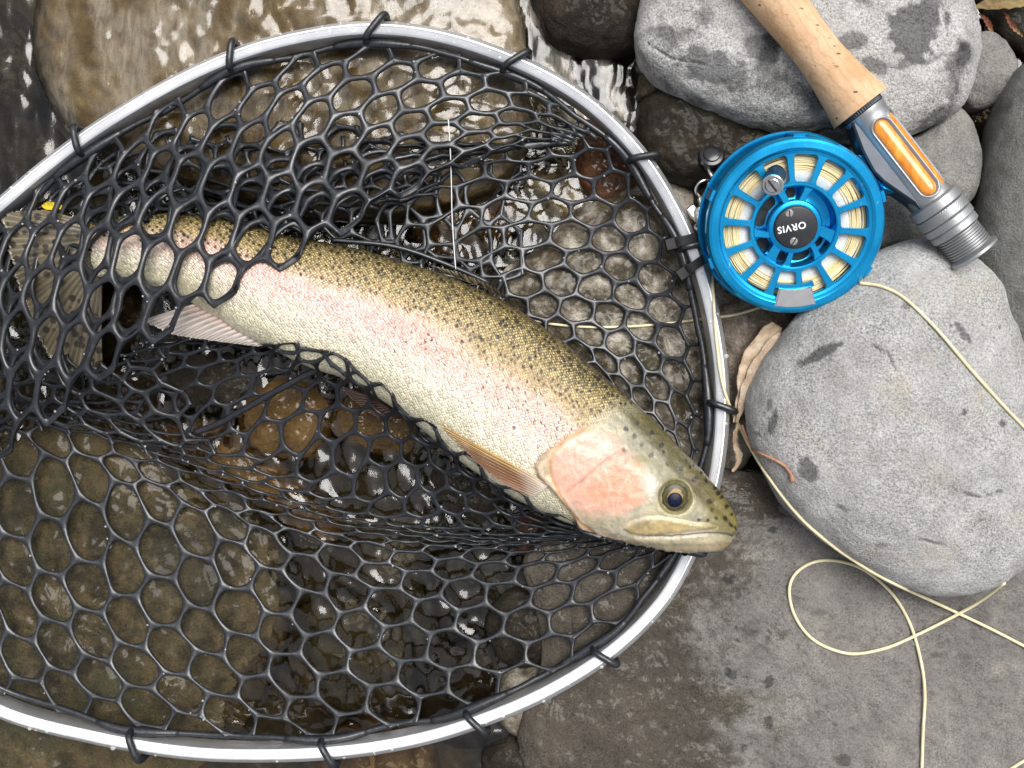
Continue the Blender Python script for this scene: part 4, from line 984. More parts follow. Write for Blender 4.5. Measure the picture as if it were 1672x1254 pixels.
M['tie'] = mat_plain('black_nylon', (0.010, 0.010, 0.011), 0.5, spec=0.22)
tie(1128,392, 14); tie(1140,428, 34)

# ------------------------------------------------------------------ fly rod and reel
M['cork'] = None
def mat_cork():
    m = NT('cork'); co = m.coord()
    tint = m.n("ShaderNodeObjectInfo").outputs['Random']
    base = m.ramp(m.noise(co, 60, 5, 0.6), [(0.3, (0.58, 0.36, 0.205)), (0.55, (0.68, 0.455, 0.285)), (0.75, (0.74, 0.53, 0.355))])
    base = m.mix(m.math('MULTIPLY', tint, 0.35), base, (0.46, 0.27, 0.12))
    wood = m.n("ShaderNodeTexWave", wave_type='BANDS', bands_direction='Y'); m.set(wood.inputs['Vector'], m.mapping(co, rot=(0, 0, math.radians(53)))); wood.inputs['Scale'].default_value = 70; wood.inputs['Distortion'].default_value = 5; wood.inputs['Detail'].default_value = 3; wood.inputs['Detail Scale'].default_value = 2
    base = m.mix(m.math('MULTIPLY', m.ramp(wood.outputs[1], [(0.0, 1.0), (0.25, 0.0)]), 0.28), base, (0.30, 0.16, 0.07))
    pit = m.ramp(m.voro(m.mapping(co, rot=(0, 0, math.radians(-53)), scale=(0.45, 1.2, 1)), 210), [(0.10, 1.0), (0.17, 0.0)])
    pit = m.math('MULTIPLY', pit, m.ramp(m.noise(co, 90, 3), [(0.44, 0.0), (0.52, 1.0)]))
    base = m.mix(m.math('MULTIPLY', pit, 0.85), base, (0.10, 0.05, 0.022))
    worn = m.ramp(m.noise(m.mapping(co, loc=(1, 2, 3)), 34, 4), [(0.56, 0.0), (0.68, 1.0)]); base = m.mix(m.math('MULTIPLY', worn, 0.5), base, (0.42, 0.20, 0.07))
    b = m.bsdf(Base_Color=base, Roughness=0.62, Specular_IOR_Level=0.3)
    m.set(b.inputs['Normal'], m.bump(m.math('SUBTRACT', m.math('MULTIPLY', m.noise(co, 500, 3), 0.5), pit), 0.0008, 0.8))
    return m.done(b)
M['cork'] = mat_cork()
M['seat'] = mat_plain('reel_seat_grey', (0.36, 0.365, 0.37), 0.46, 0.8, 900, 0.00008, 0.12, 40)
M['seat_dark'] = mat_plain('reel_foot_grey', (0.045, 0.052, 0.065), 0.42, 0.5, var=0.1)
M['wood'] = None
def mat_wood():
    m = NT('amber_wood'); co = m.coord()
    w = m.noise(m.mapping(co, rot=(0, 0, math.radians(53)), scale=(1, 0.2, 1)), 260, 5, 0.6, 0.5)
    c = m.ramp(w, [(0.3, lin(186,100,18)), (0.55, lin(224,138,34)), (0.75, lin(242,172,70))])
    b = m.bsdf(Base_Color=c, Roughness=0.3, Coat_Weight=0.5, Coat_Roughness=0.12); return m.done(b)
M['wood'] = mat_wood()
def mat_blue():
    m = NT('blue_anodised'); co = m.coord()
    n = m.noise(co, 50, 4); sc_ = m.ramp(m.noise(m.mapping(co, scale=(1, 0.15, 1)), 700, 2), [(0.70, 0.0), (0.76, 1.0)])
    c = m.mix(m.math('MULTIPLY', sc_, 0.6), m.ramp(n, [(0.3, (0.008, 0.30, 0.64)), (0.7, (0.016, 0.42, 0.80))]), (0.6, 0.7, 0.75))
    b = m.bsdf(Base_Color=c, Roughness=m.math('ADD', 0.18, m.math('MULTIPLY', n, 0.14)), Metallic=0.85, Specular_IOR_Level=0.7); return m.done(b)
M['blue'] = mat_blue()
M['cap'] = mat_plain('reel_cap_black', (0.035, 0.036, 0.04), 0.42, 0.5, var=0.15)
M['steel'] = mat_plain('steel', (0.62, 0.60, 0.57), 0.22, 1.0, var=0.12, var_scale=300)
M['silver'] = mat_plain('brushed_silver', (0.40, 0.40, 0.40), 0.45, 0.9, 1200, 0.0001, 0.1)
M['backing'] = mat_plain('white_backing', (0.66, 0.65, 0.60), 0.6, bump_scale=1500, bump_d=0.0006, var=0.06, var_scale=400)
M['flyline'] = mat_plain('cream_fly_line', lin(220,208,170), 0.42, var=0.1, var_scale=90)
M['flyline_tan'] = mat_plain('tan_fly_line', lin(224,202,150), 0.42, var=0.12, var_scale=90)
M['black_gloss'] = mat_plain('black_gloss', (0.01, 0.01, 0.012), 0.18)
M['white_text'] = mat_plain('white_print', (0.82, 0.82, 0.82), 0.5)
M['slot'] = mat_plain('dark_slot', (0.02, 0.02, 0.02), 0.5)

RZ = 84.0
ax = P(1579, 401, RZ)-P(1405, 177, RZ); ROD_L = np.linalg.norm(ax); ax /= ROD_L
side = np.array([-ax[1], ax[0], 0.0]); side = -side if side[0] > 0 else side      # towards the reel (left)
ROD0 = P(1405, 177, RZ)
rod = empty('fly_rod', P(1405, 177, RZ-60)); tag(rod, 'fly rod butt with cork grip, amber reel seat and blue reel', 'fishing rod')
def along(v):        # lathe coords (x,y radial, z along the axis) -> place
    v = np.asarray(v, float); up = np.array([0, 0, 1.0]); return ROD0+v[:, :1]*side+v[:, 1:2]*up+v[:, 2:3]*ax
# cork grip: one ring after another
gp_t = np.array([-470,-430,-380,-320,-250,-190,-140,-105,-65,-30,0.0]); gp_r = np.array([20,31,38,41,40,37,34.5,34,37,42,47.5])
edges_t = [0,-17,-52,-88,-123,-159,-195,-231,-267,-303,-340,-376,-412,-448,-470]
for a, b in zip(edges_t[1:], edges_t[:-1]):
    zz = np.concatenate([[a+0.02, a+0.5], np.linspace(a+2, b-2, 8), [b-0.5, b-0.02]])
    rr_ = np.interp(zz, gp_t, gp_r); rr_[0] -= 0.22; rr_[-1] -= 0.22
    pr = np.stack([rr_, zz], -1); pr = np.concatenate([[(2, a+0.02)], pr, [(2, b-0.02)]])
    v, f = lathe(pr, 56); make('cork_ring', along(v), f, M['cork'], rod, sharp=40)
v, f = lathe([(7,-470),(7,-900),(6,-1500),(1,-1501)], 20); make('rod_blank', along(v), f, M['cap'], rod)
def knurl(r, z0, z1, n, depth, bev=1.5, sides=None, twist=0.0):
    sides = n*4; zz = np.linspace(z0+bev, z1-bev, 10); a = np.linspace(0, 2*np.pi, sides, endpoint=False)
    ring = []
    ring.append((r-bev, z0)); 
    V_ = [np.c_[(r-bev)*np.cos(a), (r-bev)*np.sin(a), np.full(sides, z0)]]
    for z in zz:
        rr = r-depth*(0.5+0.5*np.cos(n*(a+twist*(z-z0)))); V_.append(np.c_[rr*np.cos(a), rr*np.sin(a), np.full(sides, z)])
    V_.append(np.c_[(r-bev)*np.cos(a), (r-bev)*np.sin(a), np.full(sides, z1)])
    return np.concatenate(V_), grid_faces(len(V_), sides, True).tolist()+[list(range(sides))[::-1], [(len(V_)-1)*sides+j for j in range(sides)]]
v, f = knurl(34, -1, 8, 52, 1.6); make('knurled_ring', along(v), f, M['seat_dark'], rod)
# seat barrel with long windows: angle 0 is towards the reel, 90 degrees is up
RB = 32.0; t0, t1 = 8.0, 186.0; w0, w1 = 30.0, 170.0; hw = 26.0
angs = np.linspace(0, 2*np.pi, 180, endpoint=False); zs = np.linspace(t0, t1, 130)
Zg, Ag = np.meshgrid(zs, angs, indexing='ij'); Rg = np.full_like(Zg, RB)
wins = [math.radians(80), math.radians(139), math.radians(200), math.radians(300)]
ins = np.zeros_like(Zg)
for wa in wins:
    da = (Ag-wa+np.pi) % (2*np.pi)-np.pi; x = da*RB; hwid = 14.5
    zc = np.clip(Zg, w0+hwid, w1-hwid); d = np.hypot(x, Zg-zc)-hwid
    ins = np.maximum(ins, smooth(0.9, -0.9, d)); Rg += 1.2*np.exp(-((d-1.5)/1.6)**2)
Rg -= 4.5*ins
Rg += 2.0*smooth(t0+14, t0, Zg)
v = np.stack([Rg*np.cos(Ag), Rg*np.sin(Ag), Zg], -1).reshape(-1, 3)
make('reel_seat', along(v), grid_faces(len(zs), len(angs), True), M['seat'], rod)
seat = [o for o in bpy.data.objects if o.name == 'reel_seat'][0]
for wa in wins:
    nn = 48; tt = np.linspace(0, 2*np.pi, nn, endpoint=False); hwid = 13.4
    zz = np.where(np.sin(tt) > 0, (w1-hwid-1.2), (w0+hwid+1.2))+np.sin(tt)*hwid; xx = np.cos(tt)*hwid
    rings = [(1.0, 27.0), (1.0, 29.0), (0.95, 29.6), (0.55, 29.9), (0.05, 30.0)]; V_ = []
    mid_z = (w0+w1)/2
    for s_, r_ in rings:
        zc = np.where(np.sin(tt) > 0, (w1-hwid-1.2), (w0+hwid+1.2)); z = zc+np.sin(tt)*hwid*s_; a = wa+xx*s_/RB
        V_.append(np.c_[r_*np.cos(a), r_*np.sin(a), z])
    v = np.concatenate(V_); f = grid_faces(len(rings), nn, True).tolist()+[[4*nn+j for j in range(nn)]]
    ob = make('wood_insert', along(v), f, M['wood'], seat)
v, f = lathe([(30,177),(38,179),(40,181),(40,194),(38.5,196)], 72); make('lock_ring', along(v), f, M['seat'], rod, sharp=30)
v, f = knurl(40, 197, 214, 60, 1.3, twist=0.02); make('knurled_ring', along(v), f, M['seat'], rod)
v, f = lathe([(38,214.5),(39.5,216),(39.5,226),(36.5,228),(37.5,229.5),(38,231),(38,239),(35,241)], 72); make('lock_ring', along(v), f, M['seat'], rod, sharp=30)
pr = [(34,241)]
for q in range(8):
    z = 241.5+q*4.3; pr += [(30.6, z), (33.4, z+1.2), (33.4, z+2.4), (30.6, z+3.6)]
pr += [(31,276),(36,279),(39,281),(39,285),(36,287),(5,287),(0.5,286)]
v, f = lathe(pr, 72); make('threaded_butt', along(v), f, M['seat'], rod, sharp=30)

# reel, local frame: x right, y up the picture, z out of its face
RC = P(1299, 371, 92); RS = 1-92/CAMH
nrm_ = Vector((-0.06, -0.30, 1.0)).normalized()
xr = Vector((1, 0, 0)); xr = (xr-nrm_*xr.dot(nrm_)).normalized(); yr = nrm_.cross(xr)
RM = np.array([xr, yr, nrm_])
def reelp(v): return (np.asarray(v, float)*RS)@RM+RC
# frame: back plate and cage, the part everything of the reel hangs on
fr_parts = [lathe([(136,-72),(147,-74),(150,-71),(150,-64),(147,-61),(139,-61),(134,-64)], 120, True),
            lathe([(20,-74),(136,-73),(136,-69),(20,-66)], 120, True)]
for a in (20, 92, 160, 205, 330):
    a = math.radians(a); c, s = math.cos(a), math.sin(a)
    v, f = prism([(138,-9),(148,-9),(148,9),(138,9)], -66, -4); R2 = np.array([[c, s, 0], [-s, c, 0], [0, 0, 1]]); fr_parts.append((v@R2, f))
v, f = join(fr_parts); reel = make('reel', reelp(v), f, M['blue'], rod, sharp=35); reel['label'] = 'blue anodised fly reel with white backing'
def sub(name, vf, mat, sharp=35): 
    v, f = vf; return make(name, reelp(v), f, mat, reel, sharp=sharp)
# spool rim with bevel
sub('spool_rim', lathe([(116,-10),(116,-2),(117.5,0),(122,1.0),(125,4.5),(127,5.5),(136,5.0),(140,2.5),(143.5,-3),(144,-7),(144,-16),(141,-18),(130,-18)], 160, True), M['blue'], 25)
v, f = lathe([(119.5,-18),(143,-18),(143,-24),(139,-26),(119.5,-26)], 140, True); sub('spool_edge', (v, f), M['blue'])
# spokes between the line windows
NW = 14; off = math.radians(90-4)+math.pi/NW
def spoke(a, w=4.2):
    R_in, R_out = 70.5, 118.0; rs = np.linspace(R_in, R_out, 16)
    e = np.minimum((rs-R_in), (R_out-rs)); hw_ = w+0.042*(rs-70)+5.5*np.clip(1-e/8.0, 0, 1)**2.2
    poly = np.concatenate([np.c_[rs, -hw_], np.c_[rs[::-1], hw_[::-1]]])
    v, f = prism(poly, -9, 0, 0.8); c, s = math.cos(a), math.sin(a); return v@np.array([[c, s, 0], [-s, c, 0], [0, 0, 1]]), f
for q in range(NW): sub('spoke', spoke(off+q*2*math.pi/NW), M['blue'])
sub('inner_ring', lathe([(62,-26),(64,-6),(66,-1.5),(68,0),(72,0),(73,-1.5),(73,-9),(70,-30)], 120, True), M['blue'], 25)
# hub bowl and arms
sub('hub_bowl', lathe([(67,-30),(60,-33),(46,-33),(36,-28),(34,-10),(20,-9)], 96), M['blue'], 30)
def arm(a0, a1, w_in, w_out, ro=66.0):
    ts = np.linspace(0, 1, 14); rs = 34+(ro-34)*ts; aa = a0+(a1-a0)*ts**1.4; hw_ = w_in+(w_out-w_in)*ts+6*np.clip(0.25-ts, 0, 1)*4*0.6+5*np.clip(ts-0.8, 0, 1)*5*0.6
    L_ = np.c_[rs*np.cos(aa)-hw_*-np.sin(aa), rs*np.sin(aa)-hw_*np.cos(aa)]; R_ = np.c_[rs*np.cos(aa)+hw_*-np.sin(aa), rs*np.sin(aa)+hw_*np.cos(aa)]
    return prism(np.concatenate([L_, R_[::-1]]), -20, -4, 1.0)
for a0, a1, wi, wo in ((112,117,5,6),(80,74,5,6),(352,345,8,10),(318,309,5,5),(232,238,7,9),(200,188,5,6),(268,262,4,5)):
    sub('hub_arm', arm(math.radians(a0), math.radians(a1), wi, wo), M['blue'])
for a_, r_, w_ in ((30, 52, 14), (290, 52, 13), (330, 50, 9), (215, 53, 8), (165, 52, 13), (140, 53, 10), (96, 52, 6), (250, 53, 10)):
    aa = np.linspace(0, 2*np.pi, 24, endpoint=False); a0 = math.radians(a_); 
    if a_ == 30: continue
    rad_ = r_+10.5*np.cos(aa); an = a0+np.sin(aa)*w_*1.35/r_
    v = np.c_[rad_*np.cos(an), rad_*np.sin(an), np.full(24, -32.0)]; sub('hub_opening', (np.concatenate([v, v-np.array([0, 0, .6])]), [list(range(24))]+grid_faces(2, 24, True)[:, ::-1].tolist()), M['slot'])
sub('hub', lathe([(44,-20),(44,-6),(42,-3),(38,-1.5),(35.5,-1.5),(35.5,-4)], 96), M['blue'], 25)
cap = sub('hub_cap', lathe([(35,-4),(35,2.5),(33.5,4.2),(31,5),(0.3,5)], 96), M['cap'], 25)
def screw(x, y, z, r, ang):
    v, f = lathe([(r,z-2),(r,z+1.0),(r*0.8,z+1.9),(0.2,z+2.1)], 28); v = v+np.array([x, y, 0]); o1 = sub('screw', (v, f), M['steel'], 30)
    c, s = math.cos(ang), math.sin(ang); pv, pf = prism([(-r*0.95,-r*0.16),(r*0.95,-r*0.16),(r*0.95,r*0.16),(-r*0.95,r*0.16)], z+1.2, z+2.4); pv = pv@np.array([[c, s, 0], [-s, c, 0], [0, 0, 1]])+np.array([x, y, 0])
    sub('screw_slot', (pv, pf), M['slot'])
screw(-13, 23, 4.5, 6.3, math.radians(100)); screw(-2, -22.5, 4.5, 6.3, math.radians(60))
tc = bpy.data.curves.new('lettering', 'FONT'); tc.body = 'ORVIS'; tc.align_x = 'CENTER'; tc.align_y = 'CENTER'; tc.size = 15.5; tc.extrude = 0.5; tc.offset = 0.28; tc.space_character = 1.12
to = bpy.data.objects.new('lettering_source', tc); COL.objects.link(to)
dg_ = bpy.context.evaluated_depsgraph_get(); tm = bpy.data.meshes.new_from_object(to.evaluated_get(dg_))
tvv = np.array([q.co[:] for q in tm.vertices]); tff = [list(p.vertices) for p in tm.polygons]
bpy.data.objects.remove(to, do_unlink=True); bpy.data.meshes.remove(tm)
c, s = math.cos(math.radians(193)), math.sin(math.radians(193))
tvv = tvv@np.array([[c, s, 0], [-s, c, 0], [0, 0, 1]])+np.array([-7.5, 0.5, 5.4])
v, f = tvv, tff; make('lettering', reelp(v), f, M['white_text'], reel, smooth_shade=False)
# line on the spool: white backing inside, tan running line outside
sub('backing', lathe([(66,-24),(72,-14),(84,-11.5),(96,-12.5),(104,-15),(112,-24),(112,-34),(66,-34)], 120, True), M['backing'], 60)
rs_ = random.Random(3)
for q in range(12):
    r_ = 90.5+q*2.2; z_ = -11.4-0.045*(q-3)**2*1.2+rs_.uniform(-0.6, 0.6)
    a = np.linspace(0, 2*np.pi, 150, endpoint=False); wob = 0.9*np.sin(2*a+rs_.uniform(0, 6))+0.6*np.sin(5*a+rs_.uniform(0, 6))
    pth = np.c_[(r_+wob)*np.cos(a), (r_+wob)*np.sin(a), z_+0.5*np.sin(3*a+q)]
    sub('line_coil', tube(pth, 1.35, 6, True), M['flyline_tan'] if rs_.random() < 0.75 else M['flyline'], 90)
# counterweight and handle
aa = np.linspace(math.radians(-101), math.radians(-71), 12)
poly = np.concatenate([np.c_[133*np.cos(aa), 133*np.sin(aa)], np.c_[102*np.cos(aa[::-1]), 102*np.sin(aa[::-1])]])
sub('counterweight_frame', prism(poly*1.0, -9, 5.6, 1.0), M['steel'])
cen = poly.mean(0); sub('counterweight', prism((poly-cen)*0.93+cen, 3, 6.6, 0.6), M['silver'])
aw = np.linspace(math.radians(-104), math.radians(-68), 12); poly = np.concatenate([np.c_[104*np.cos(aw), 104*np.sin(aw)], np.c_[95*np.cos(aw[::-1]), 95*np.sin(aw[::-1])]])
sub('counterweight_bridge', prism(poly, -9, 0.4, .8), M['blue'])
hb = np.array([-37, 86, -4.0]); hd_ = np.array([-0.30, -0.30, 1.0]); hd_ /= np.linalg.norm(hd_)
hx_ = np.cross([0, 1, 0], hd_); hx_ /= np.linalg.norm(hx_); hy_ = np.cross(hd_, hx_)
pv, pf = lathe([(10,0),(14.5,2),(16,8),(14.5,22),(13.5,38),(15,46),(15.5,50),(14,52),(1,52)], 40); sub('handle_knob', (pv@np.array([hx_, hy_, hd_])+hb, pf), M['cap'], 40)
pv, pf = lathe([(15.5,51),(17,52),(17,55),(15.5,56),(12,56),(12,55)], 40, True); sub('handle_ring', (pv@np.array([hx_, hy_, hd_])+hb, pf), M['steel'], 30)
pv, pf = lathe([(11.6,53),(11.6,56.5),(10,57.6),(0.3,57.8)], 40); sub('handle_screw', (pv@np.array([hx_, hy_, hd_])+hb, pf), M['steel'], 30)
pv, pf = prism([(-10.8,-1.5),(10.8,-1.5),(10.8,1.5),(-10.8,1.5)], 57, 58.4); c, s = math.cos(.9), math.sin(.9)
pv = pv@np.array([[c, -s, 0], [s, c, 0], [0, 0, 1]]); sub('screw_slot', (pv@np.array([hx_, hy_, hd_])+hb, pf), M['slot'])
# foot that clamps the reel to the seat
fp = [(1384,202),(1402,250),(1420,284),(1436,300),(1486,335),(1496,345),(1492,330),(1462,290),(1396,204)]
v3 = [P(x, y, RZ) for x, y in fp]; poly = np.array([[q[0], q[1]] for q in v3])
if np.sum(poly[:, 0]*np.roll(poly[:, 1], -1)-poly[:, 1]*np.roll(poly[:, 0], -1)) < 0: poly = poly[::-1]
v, f = prism(poly, RZ-16, RZ+17, 2.5); make('reel_foot', v, f, M['seat_dark'], rod, sharp=30)
v3 = [P(x, y, RZ) for x, y in ((1398,255),(1440,310),(1462,316),(1425,262))]; poly = np.array([[q[0], q[1]] for q in v3])
if np.sum(poly[:, 0]*np.roll(poly[:, 1], -1)-poly[:, 1]*np.roll(poly[:, 0], -1)) < 0: poly = poly[::-1]
v, f = prism(poly, RZ-22, RZ+6, 2); make('reel_foot', v, f, M['blue'], rod, sharp=30)

# ------------------------------------------------------------------ fly line
CAMV = Vector((0, 0, CAMH))
def drape(pts, lift, n, trees, follow=1.0):
    """lay a line on the stones: each point rests on what lies under it, then the run is smoothed as a taut cord"""
    q = catmull(np.asarray(pts, float)[:, :2], n); out = []; z = -40.0
    for x, y in q:
        d = (Vector(P(x, y, 0))-CAMV).normalized(); best = None
        for t in trees:
            h = t.ray_cast(CAMV, d)
            if h[0] is not None and (best is None or h[0].z > best): best = h[0].z
        z = best if best is not None else z
        out.append((*P(x, y, z+lift)[:2], z+lift))
    out = np.array(out); zz = out[:, 2].copy()
    for _ in range(60):
        sm = zz.copy(); sm[1:-1] = 0.5*(zz[:-2]+zz[2:]); zz = np.maximum(sm, out[:, 2])
    out = P(q[:, 0], q[:, 1], zz); return out
HOOPT = to_bvh(*sweep_hoop(prof))
fl_root = empty('fly_line', P(1400, 900, -40)); tag(fl_root, 'cream fly line looping over the boulder, slab and hoop', 'fishing line')
all_t = tuple(ROCKS)+(HOOPT,)
runs = [
 ([(1404,462),(1440,468),(1478,488),(1530,538),(1585,603),(1640,664),(1700,726)], 2.6, M['flyline']),
 ([(1160,410),(1164,470),(1170,560),(1182,636),(1210,702),(1250,772),(1300,838),(1350,884),(1400,919),(1450,948),(1540,990),(1620,1028),(1720,1080)], 2.6, M['flyline']),
 ([(1640,952),(1600,982),(1560,1005),(1490,1040),(1440,1060),(1385,1067),(1330,1046),(1298,1006),(1289,960),(1306,930),(1345,915),(1400,925),(1450,962),(1483,1012),(1502,1072),(1510,1130),(1507,1200),(1504,1290)], 2.7, M['flyline']),
 ([(870,524),(900,529),(960,534),(1030,533),(1100,527),(1160,519),(1200,514),(1252,499)], 2.3, M['flyline']),
 ([(1600,1290),(1640,1262),(1700,1225)], 2.6, M['flyline']),
]
for pts, r_, mt in runs:
    trees = tuple(ROCKS) if pts[0][0] == 870 else all_t
    pth = drape(pts, r_*1.0, 160, trees); v, f = tube(pth, r_, 8); make('line_run', v, f, mt, fl_root)
lead = P(np.array([732,735,737,738,741,744]), np.array([195,240,300,350,400,440]), np.array([-8,-14,-24,-30,-32,-30.]))
v, f = tube(catmull(lead, 40), 0.9, 6); ld = make('leader', v, f, mat_plain('clear_leader', (0.75, 0.75, 0.75), 0.2)); tag(ld, 'thin pale leader hanging straight through the upper net', 'fishing line')

# ------------------------------------------------------------------ clip, leaves, drops
clip = empty('net_clip', P(1150, 330, -30)); tag(clip, 'steel swivel and split rings clipped to the hoop beside the reel', 'clip')
def torus(c, R_, r_, nrm, n=36):
    a = np.linspace(0, 2*np.pi, n, endpoint=False); nrm = np.array(nrm, float)/np.linalg.norm(nrm); x = np.cross(nrm, [0.3, 0.9, 0.1]); x /= np.linalg.norm(x); y = np.cross(nrm, x)
    return tube(np.asarray(c)+R_*(np.cos(a)[:, None]*x+np.sin(a)[:, None]*y), r_, 8, True)
for (x, y, z, R_, r_, nn) in ((1164,288,8,17,2.2,(0.8,0.5,0.35)),(1166,290,6,17,2.0,(0.8,0.45,0.35)),(1150,308,4,14,3,(0.2,-0.5,0.8)),(1140,352,0,13,2.6,(0.9,0.1,0.3)),(1146,372,0,11,2.4,(0.1,0.7,0.6))):
    v, f = torus(P(x, y, z), R_, r_, nn); make('split_ring', v, f, M['steel'], clip)
def post(c, prof_, d, mat, name):
    d = np.array(d, float)/np.linalg.norm(d); x = np.cross([0.2, 1, 0.1], d); x /= np.linalg.norm(x); y = np.cross(d, x); v, f = lathe(prof_, 32)
    return make(name, v@np.array([x, y, d])+P(*c), f, mat, clip, sharp=35)
post((1152,318,0), [(0.5,0),(7,1),(10,5),(12,10),(9,16),(8,22),(12,26),(13,34),(10,40),(6,44),(0.5,45)], (-0.15,-1,0.25), M['steel'], 'swivel')
post((1148,364,0), [(0.5,0),(8,1),(9,4),(9,10),(6,13),(9,16),(10,22),(7,26),(0.5,27)], (0.0,-1,0.1), M['steel'], 'swivel_end')
post((1160,262,-34), [(1,0),(19,0),(22,3),(22,14),(19,18),(14,19),(13,22),(9,23),(0.5,23)], (-0.1,0.3,1), M['black_gloss'], 'magnet_clasp')
v, f = prism([(-7,-15),(7,-15),(9,0),(7,15),(-7,15),(-9,0)], 0, 8, 2.5); make('clasp_plate', v@np.array([[0.8,.6,0],[-.6,.8,0],[0,0,1.]])+P(1134,350,-6), f, M['steel'], clip, sharp=30)

def mat_leaf(name, c0, c1, c2):
    m = NT(name); co = m.coord(); c = m.ramp(m.noise(co, 120, 6, 0.65), [(0.3, c0), (0.5, c1), (0.72, c2)])
    b = m.bsdf(Base_Color=c, Roughness=0.7); m.set(b.inputs['Normal'], m.bump(m.noise(co, 420, 4), 0.0012, 0.8)); return m.done(b)
M['dryleaf'] = mat_leaf('dry_leaf', (0.27, 0.175, 0.10), (0.46, 0.345, 0.235), (0.58, 0.48, 0.37))
M['stem'] = mat_leaf('leaf_stem', (0.20, 0.09, 0.05), (0.34, 0.17, 0.10), (0.5, 0.3, 0.2))
M['yellow'] = mat_leaf('yellow_leaf', (0.5, 0.36, 0.02), (0.65, 0.48, 0.02), (0.7, 0.56, 0.08))
def blade(rib, width, curl, mat, name, parent=None, jag=0.25, seed=0, th=1.4, trees=None, lift=3, n=60):
    rib = np.asarray(rib, float); q = catmull(rib, n); w = P(q[:, 0], q[:, 1], q[:, 2]); t = np.gradient(w, axis=0); t /= np.linalg.norm(t, axis=1, keepdims=True)
    sd = np.stack([-t[:, 1], t[:, 0], 0*t[:, 0]], -1); u = np.linspace(0, 1, n); rr = np.random.default_rng(seed)
    wid = np.interp(u, np.linspace(0, 1, len(width)), width)
    kk = np.linspace(0, 1, n//5); jl = 1+jag*np.interp(u, kk, rr.random(n//5)-0.5)+0.15*jag*(rr.random(n)-.5); jr = 1+jag*np.interp(u, kk, rr.random(n//5)-0.5)+0.15*jag*(rr.random(n)-.5); cols = np.linspace(-1, 1, 13); G = []
    for cq in cols:
        jj = jl if cq < 0 else jr
        G.append(w+sd*(wid*cq*(jj if abs(cq) > 0.7 else 1))[:, None]+np.array([0, 0, 1.0])*(curl*np.abs(cq)**1.5*wid/max(width)+1.5*np.sin(u*40+cq*3)*abs(cq))[:, None])
    G = np.array(G).transpose(1, 0, 2); a = G.reshape(-1, 3); b = a-np.array([0, 0, th]); c_ = len(cols); N_ = n*c_
    ei = list(range(c_))+[j*c_+c_-1 for j in range(1, n)]+[(n-1)*c_+i for i in range(c_-2, -1, -1)]+[j*c_ for j in range(n-2, 0, -1)]
    f = grid_faces(n, c_).tolist()+(grid_faces(n, c_, base=N_)[:, ::-1]).tolist()+[[p_, q_, q_+N_, p_+N_] for p_, q_ in zip(ei, ei[1:]+ei[:1])]
    return make(name, np.concatenate([a, b]), f, mat, parent)
leaf = empty('dry_leaf', P(1240, 600, -35)); tag(leaf, 'curled dry brown leaf tucked against the big grey boulder', 'leaf')
blade([(1200,690,-14),(1214,640,-12),(1234,590,-10),(1256,548,-10),(1268,530,-10)], [3,9,17,21,21,10], 7, M['dryleaf'], 'blade', leaf, 0.5, 1)
blade([(1204,690,-6),(1218,644,0),(1240,602,6),(1266,566,8),(1282,550,10)], [2,6,11,14,15,10], -8, M['dryleaf'], 'blade', leaf, 0.4, 2)
blade([(1204,690,-20),(1200,720,-24),(1206,750,-26),(1196,770,-28)], [2,5,6,2], 4, M['dryleaf'], 'blade', leaf, 0.6, 3)
sp_ = drape([(1199,692),(1206,712),(1226,732),(1252,745),(1276,757),(1290,772),(1294,786)], 3, 50, tuple(ROCKS)); sp_[:, 2] = np.maximum(sp_[:, 2], np.interp(np.arange(50), [0, 15, 49], [-10, 10, 0]))
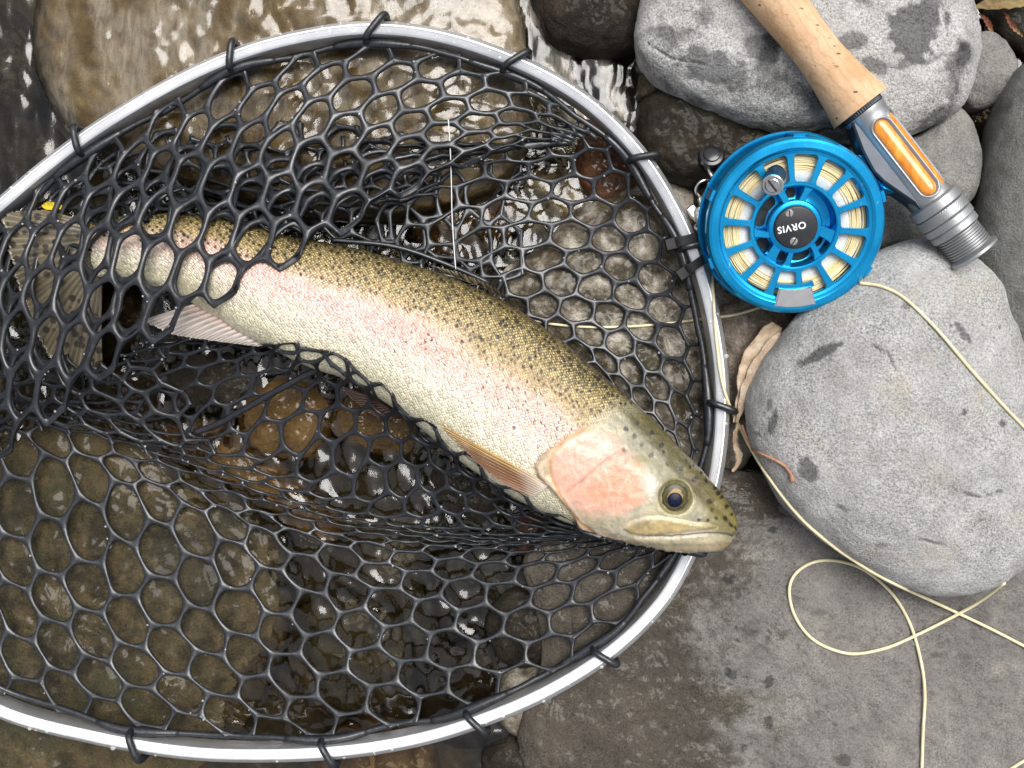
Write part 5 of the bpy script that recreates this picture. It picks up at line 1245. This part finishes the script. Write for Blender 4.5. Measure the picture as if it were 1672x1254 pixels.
v, f = tube(sp_, np.interp(np.arange(50), [0, 45, 49], [2.4, 2.6, 4.2]), 8); make('stem', v, f, M['stem'], leaf)
yl = blade([(68,336,-30),(82,337,-28),(100,338,-28),(106,340,-29)], [1,7,7,5,1], 4, M['yellow'], 'yellow_leaf', None, 0.2, 5); tag(yl, 'small bright yellow leaf scrap under the upper left net', 'leaf')
for i, (rib, lab) in enumerate((([(1590,12,-52),(1620,6,-46),(1660,2,-44),(1700,-6,-44)], 'olive brown dead leaf lying in the top right corner'), ([(1600,22,-60),(1612,40,-58),(1622,62,-56)], 'narrow red brown dead leaf by the small speckled rock'), ([(1640,20,-58),(1652,44,-56),(1670,60,-54)], 'curled dark red leaf at the right edge near the top'))):
    lf = blade(rib, [2,10,14,10,2] if i == 0 else [1,4,5,3,1], 5, mat_leaf('corner_leaf', (0.10,0.06,0.02) if i == 0 else (0.10,0.03,0.02), (0.2,0.14,0.05) if i == 0 else (0.18,0.06,0.03), (0.3,0.24,0.1)), 'dead_leaf', None, 0.3, 7+i, n=40); tag(lf, lab, 'leaf')

# water drops on the hoop and slab
def drops():
    m = NT('water_drop'); b = m.bsdf(Base_Color=(0.9, 0.9, 0.9), Roughness=0.03, IOR=1.33, Alpha=0.35, Specular_IOR_Level=0.9); mat = m.done(b)
    R3 = random.Random(9); parts = []
    for _ in range(170):
        i = R3.randrange(n); c = HW[i]*np.array([1, 1, 0])+outw[i]*R3.uniform(-8, 10); r_ = R3.uniform(1.0, 3.0)*(1.6 if R3.random() < 0.12 else 1)
        v, f = dome((c[0], c[1], height(c[0], c[1], [HOOPT])-0.2), r_, r_*0.55, 12, 5); parts.append((v, f))
    allv = np.concatenate(NETV); pick = allv[np.random.default_rng(5).integers(0, len(allv), 700)]
    for p_ in pick[:420]:
        r_ = R3.uniform(1.0, 2.1); v, f = dome((p_[0], p_[1], p_[2]+2.2), r_, r_*0.8, 10, 4); parts.append((v, f))
    v, f = join(parts); o = make('water_drops', v, f, mat); tag(o, 'beads of water scattered on the silver hoop and net', kind='stuff')
drops()
for o in bpy.data.objects:
    if '_o' in o: del o['_o']
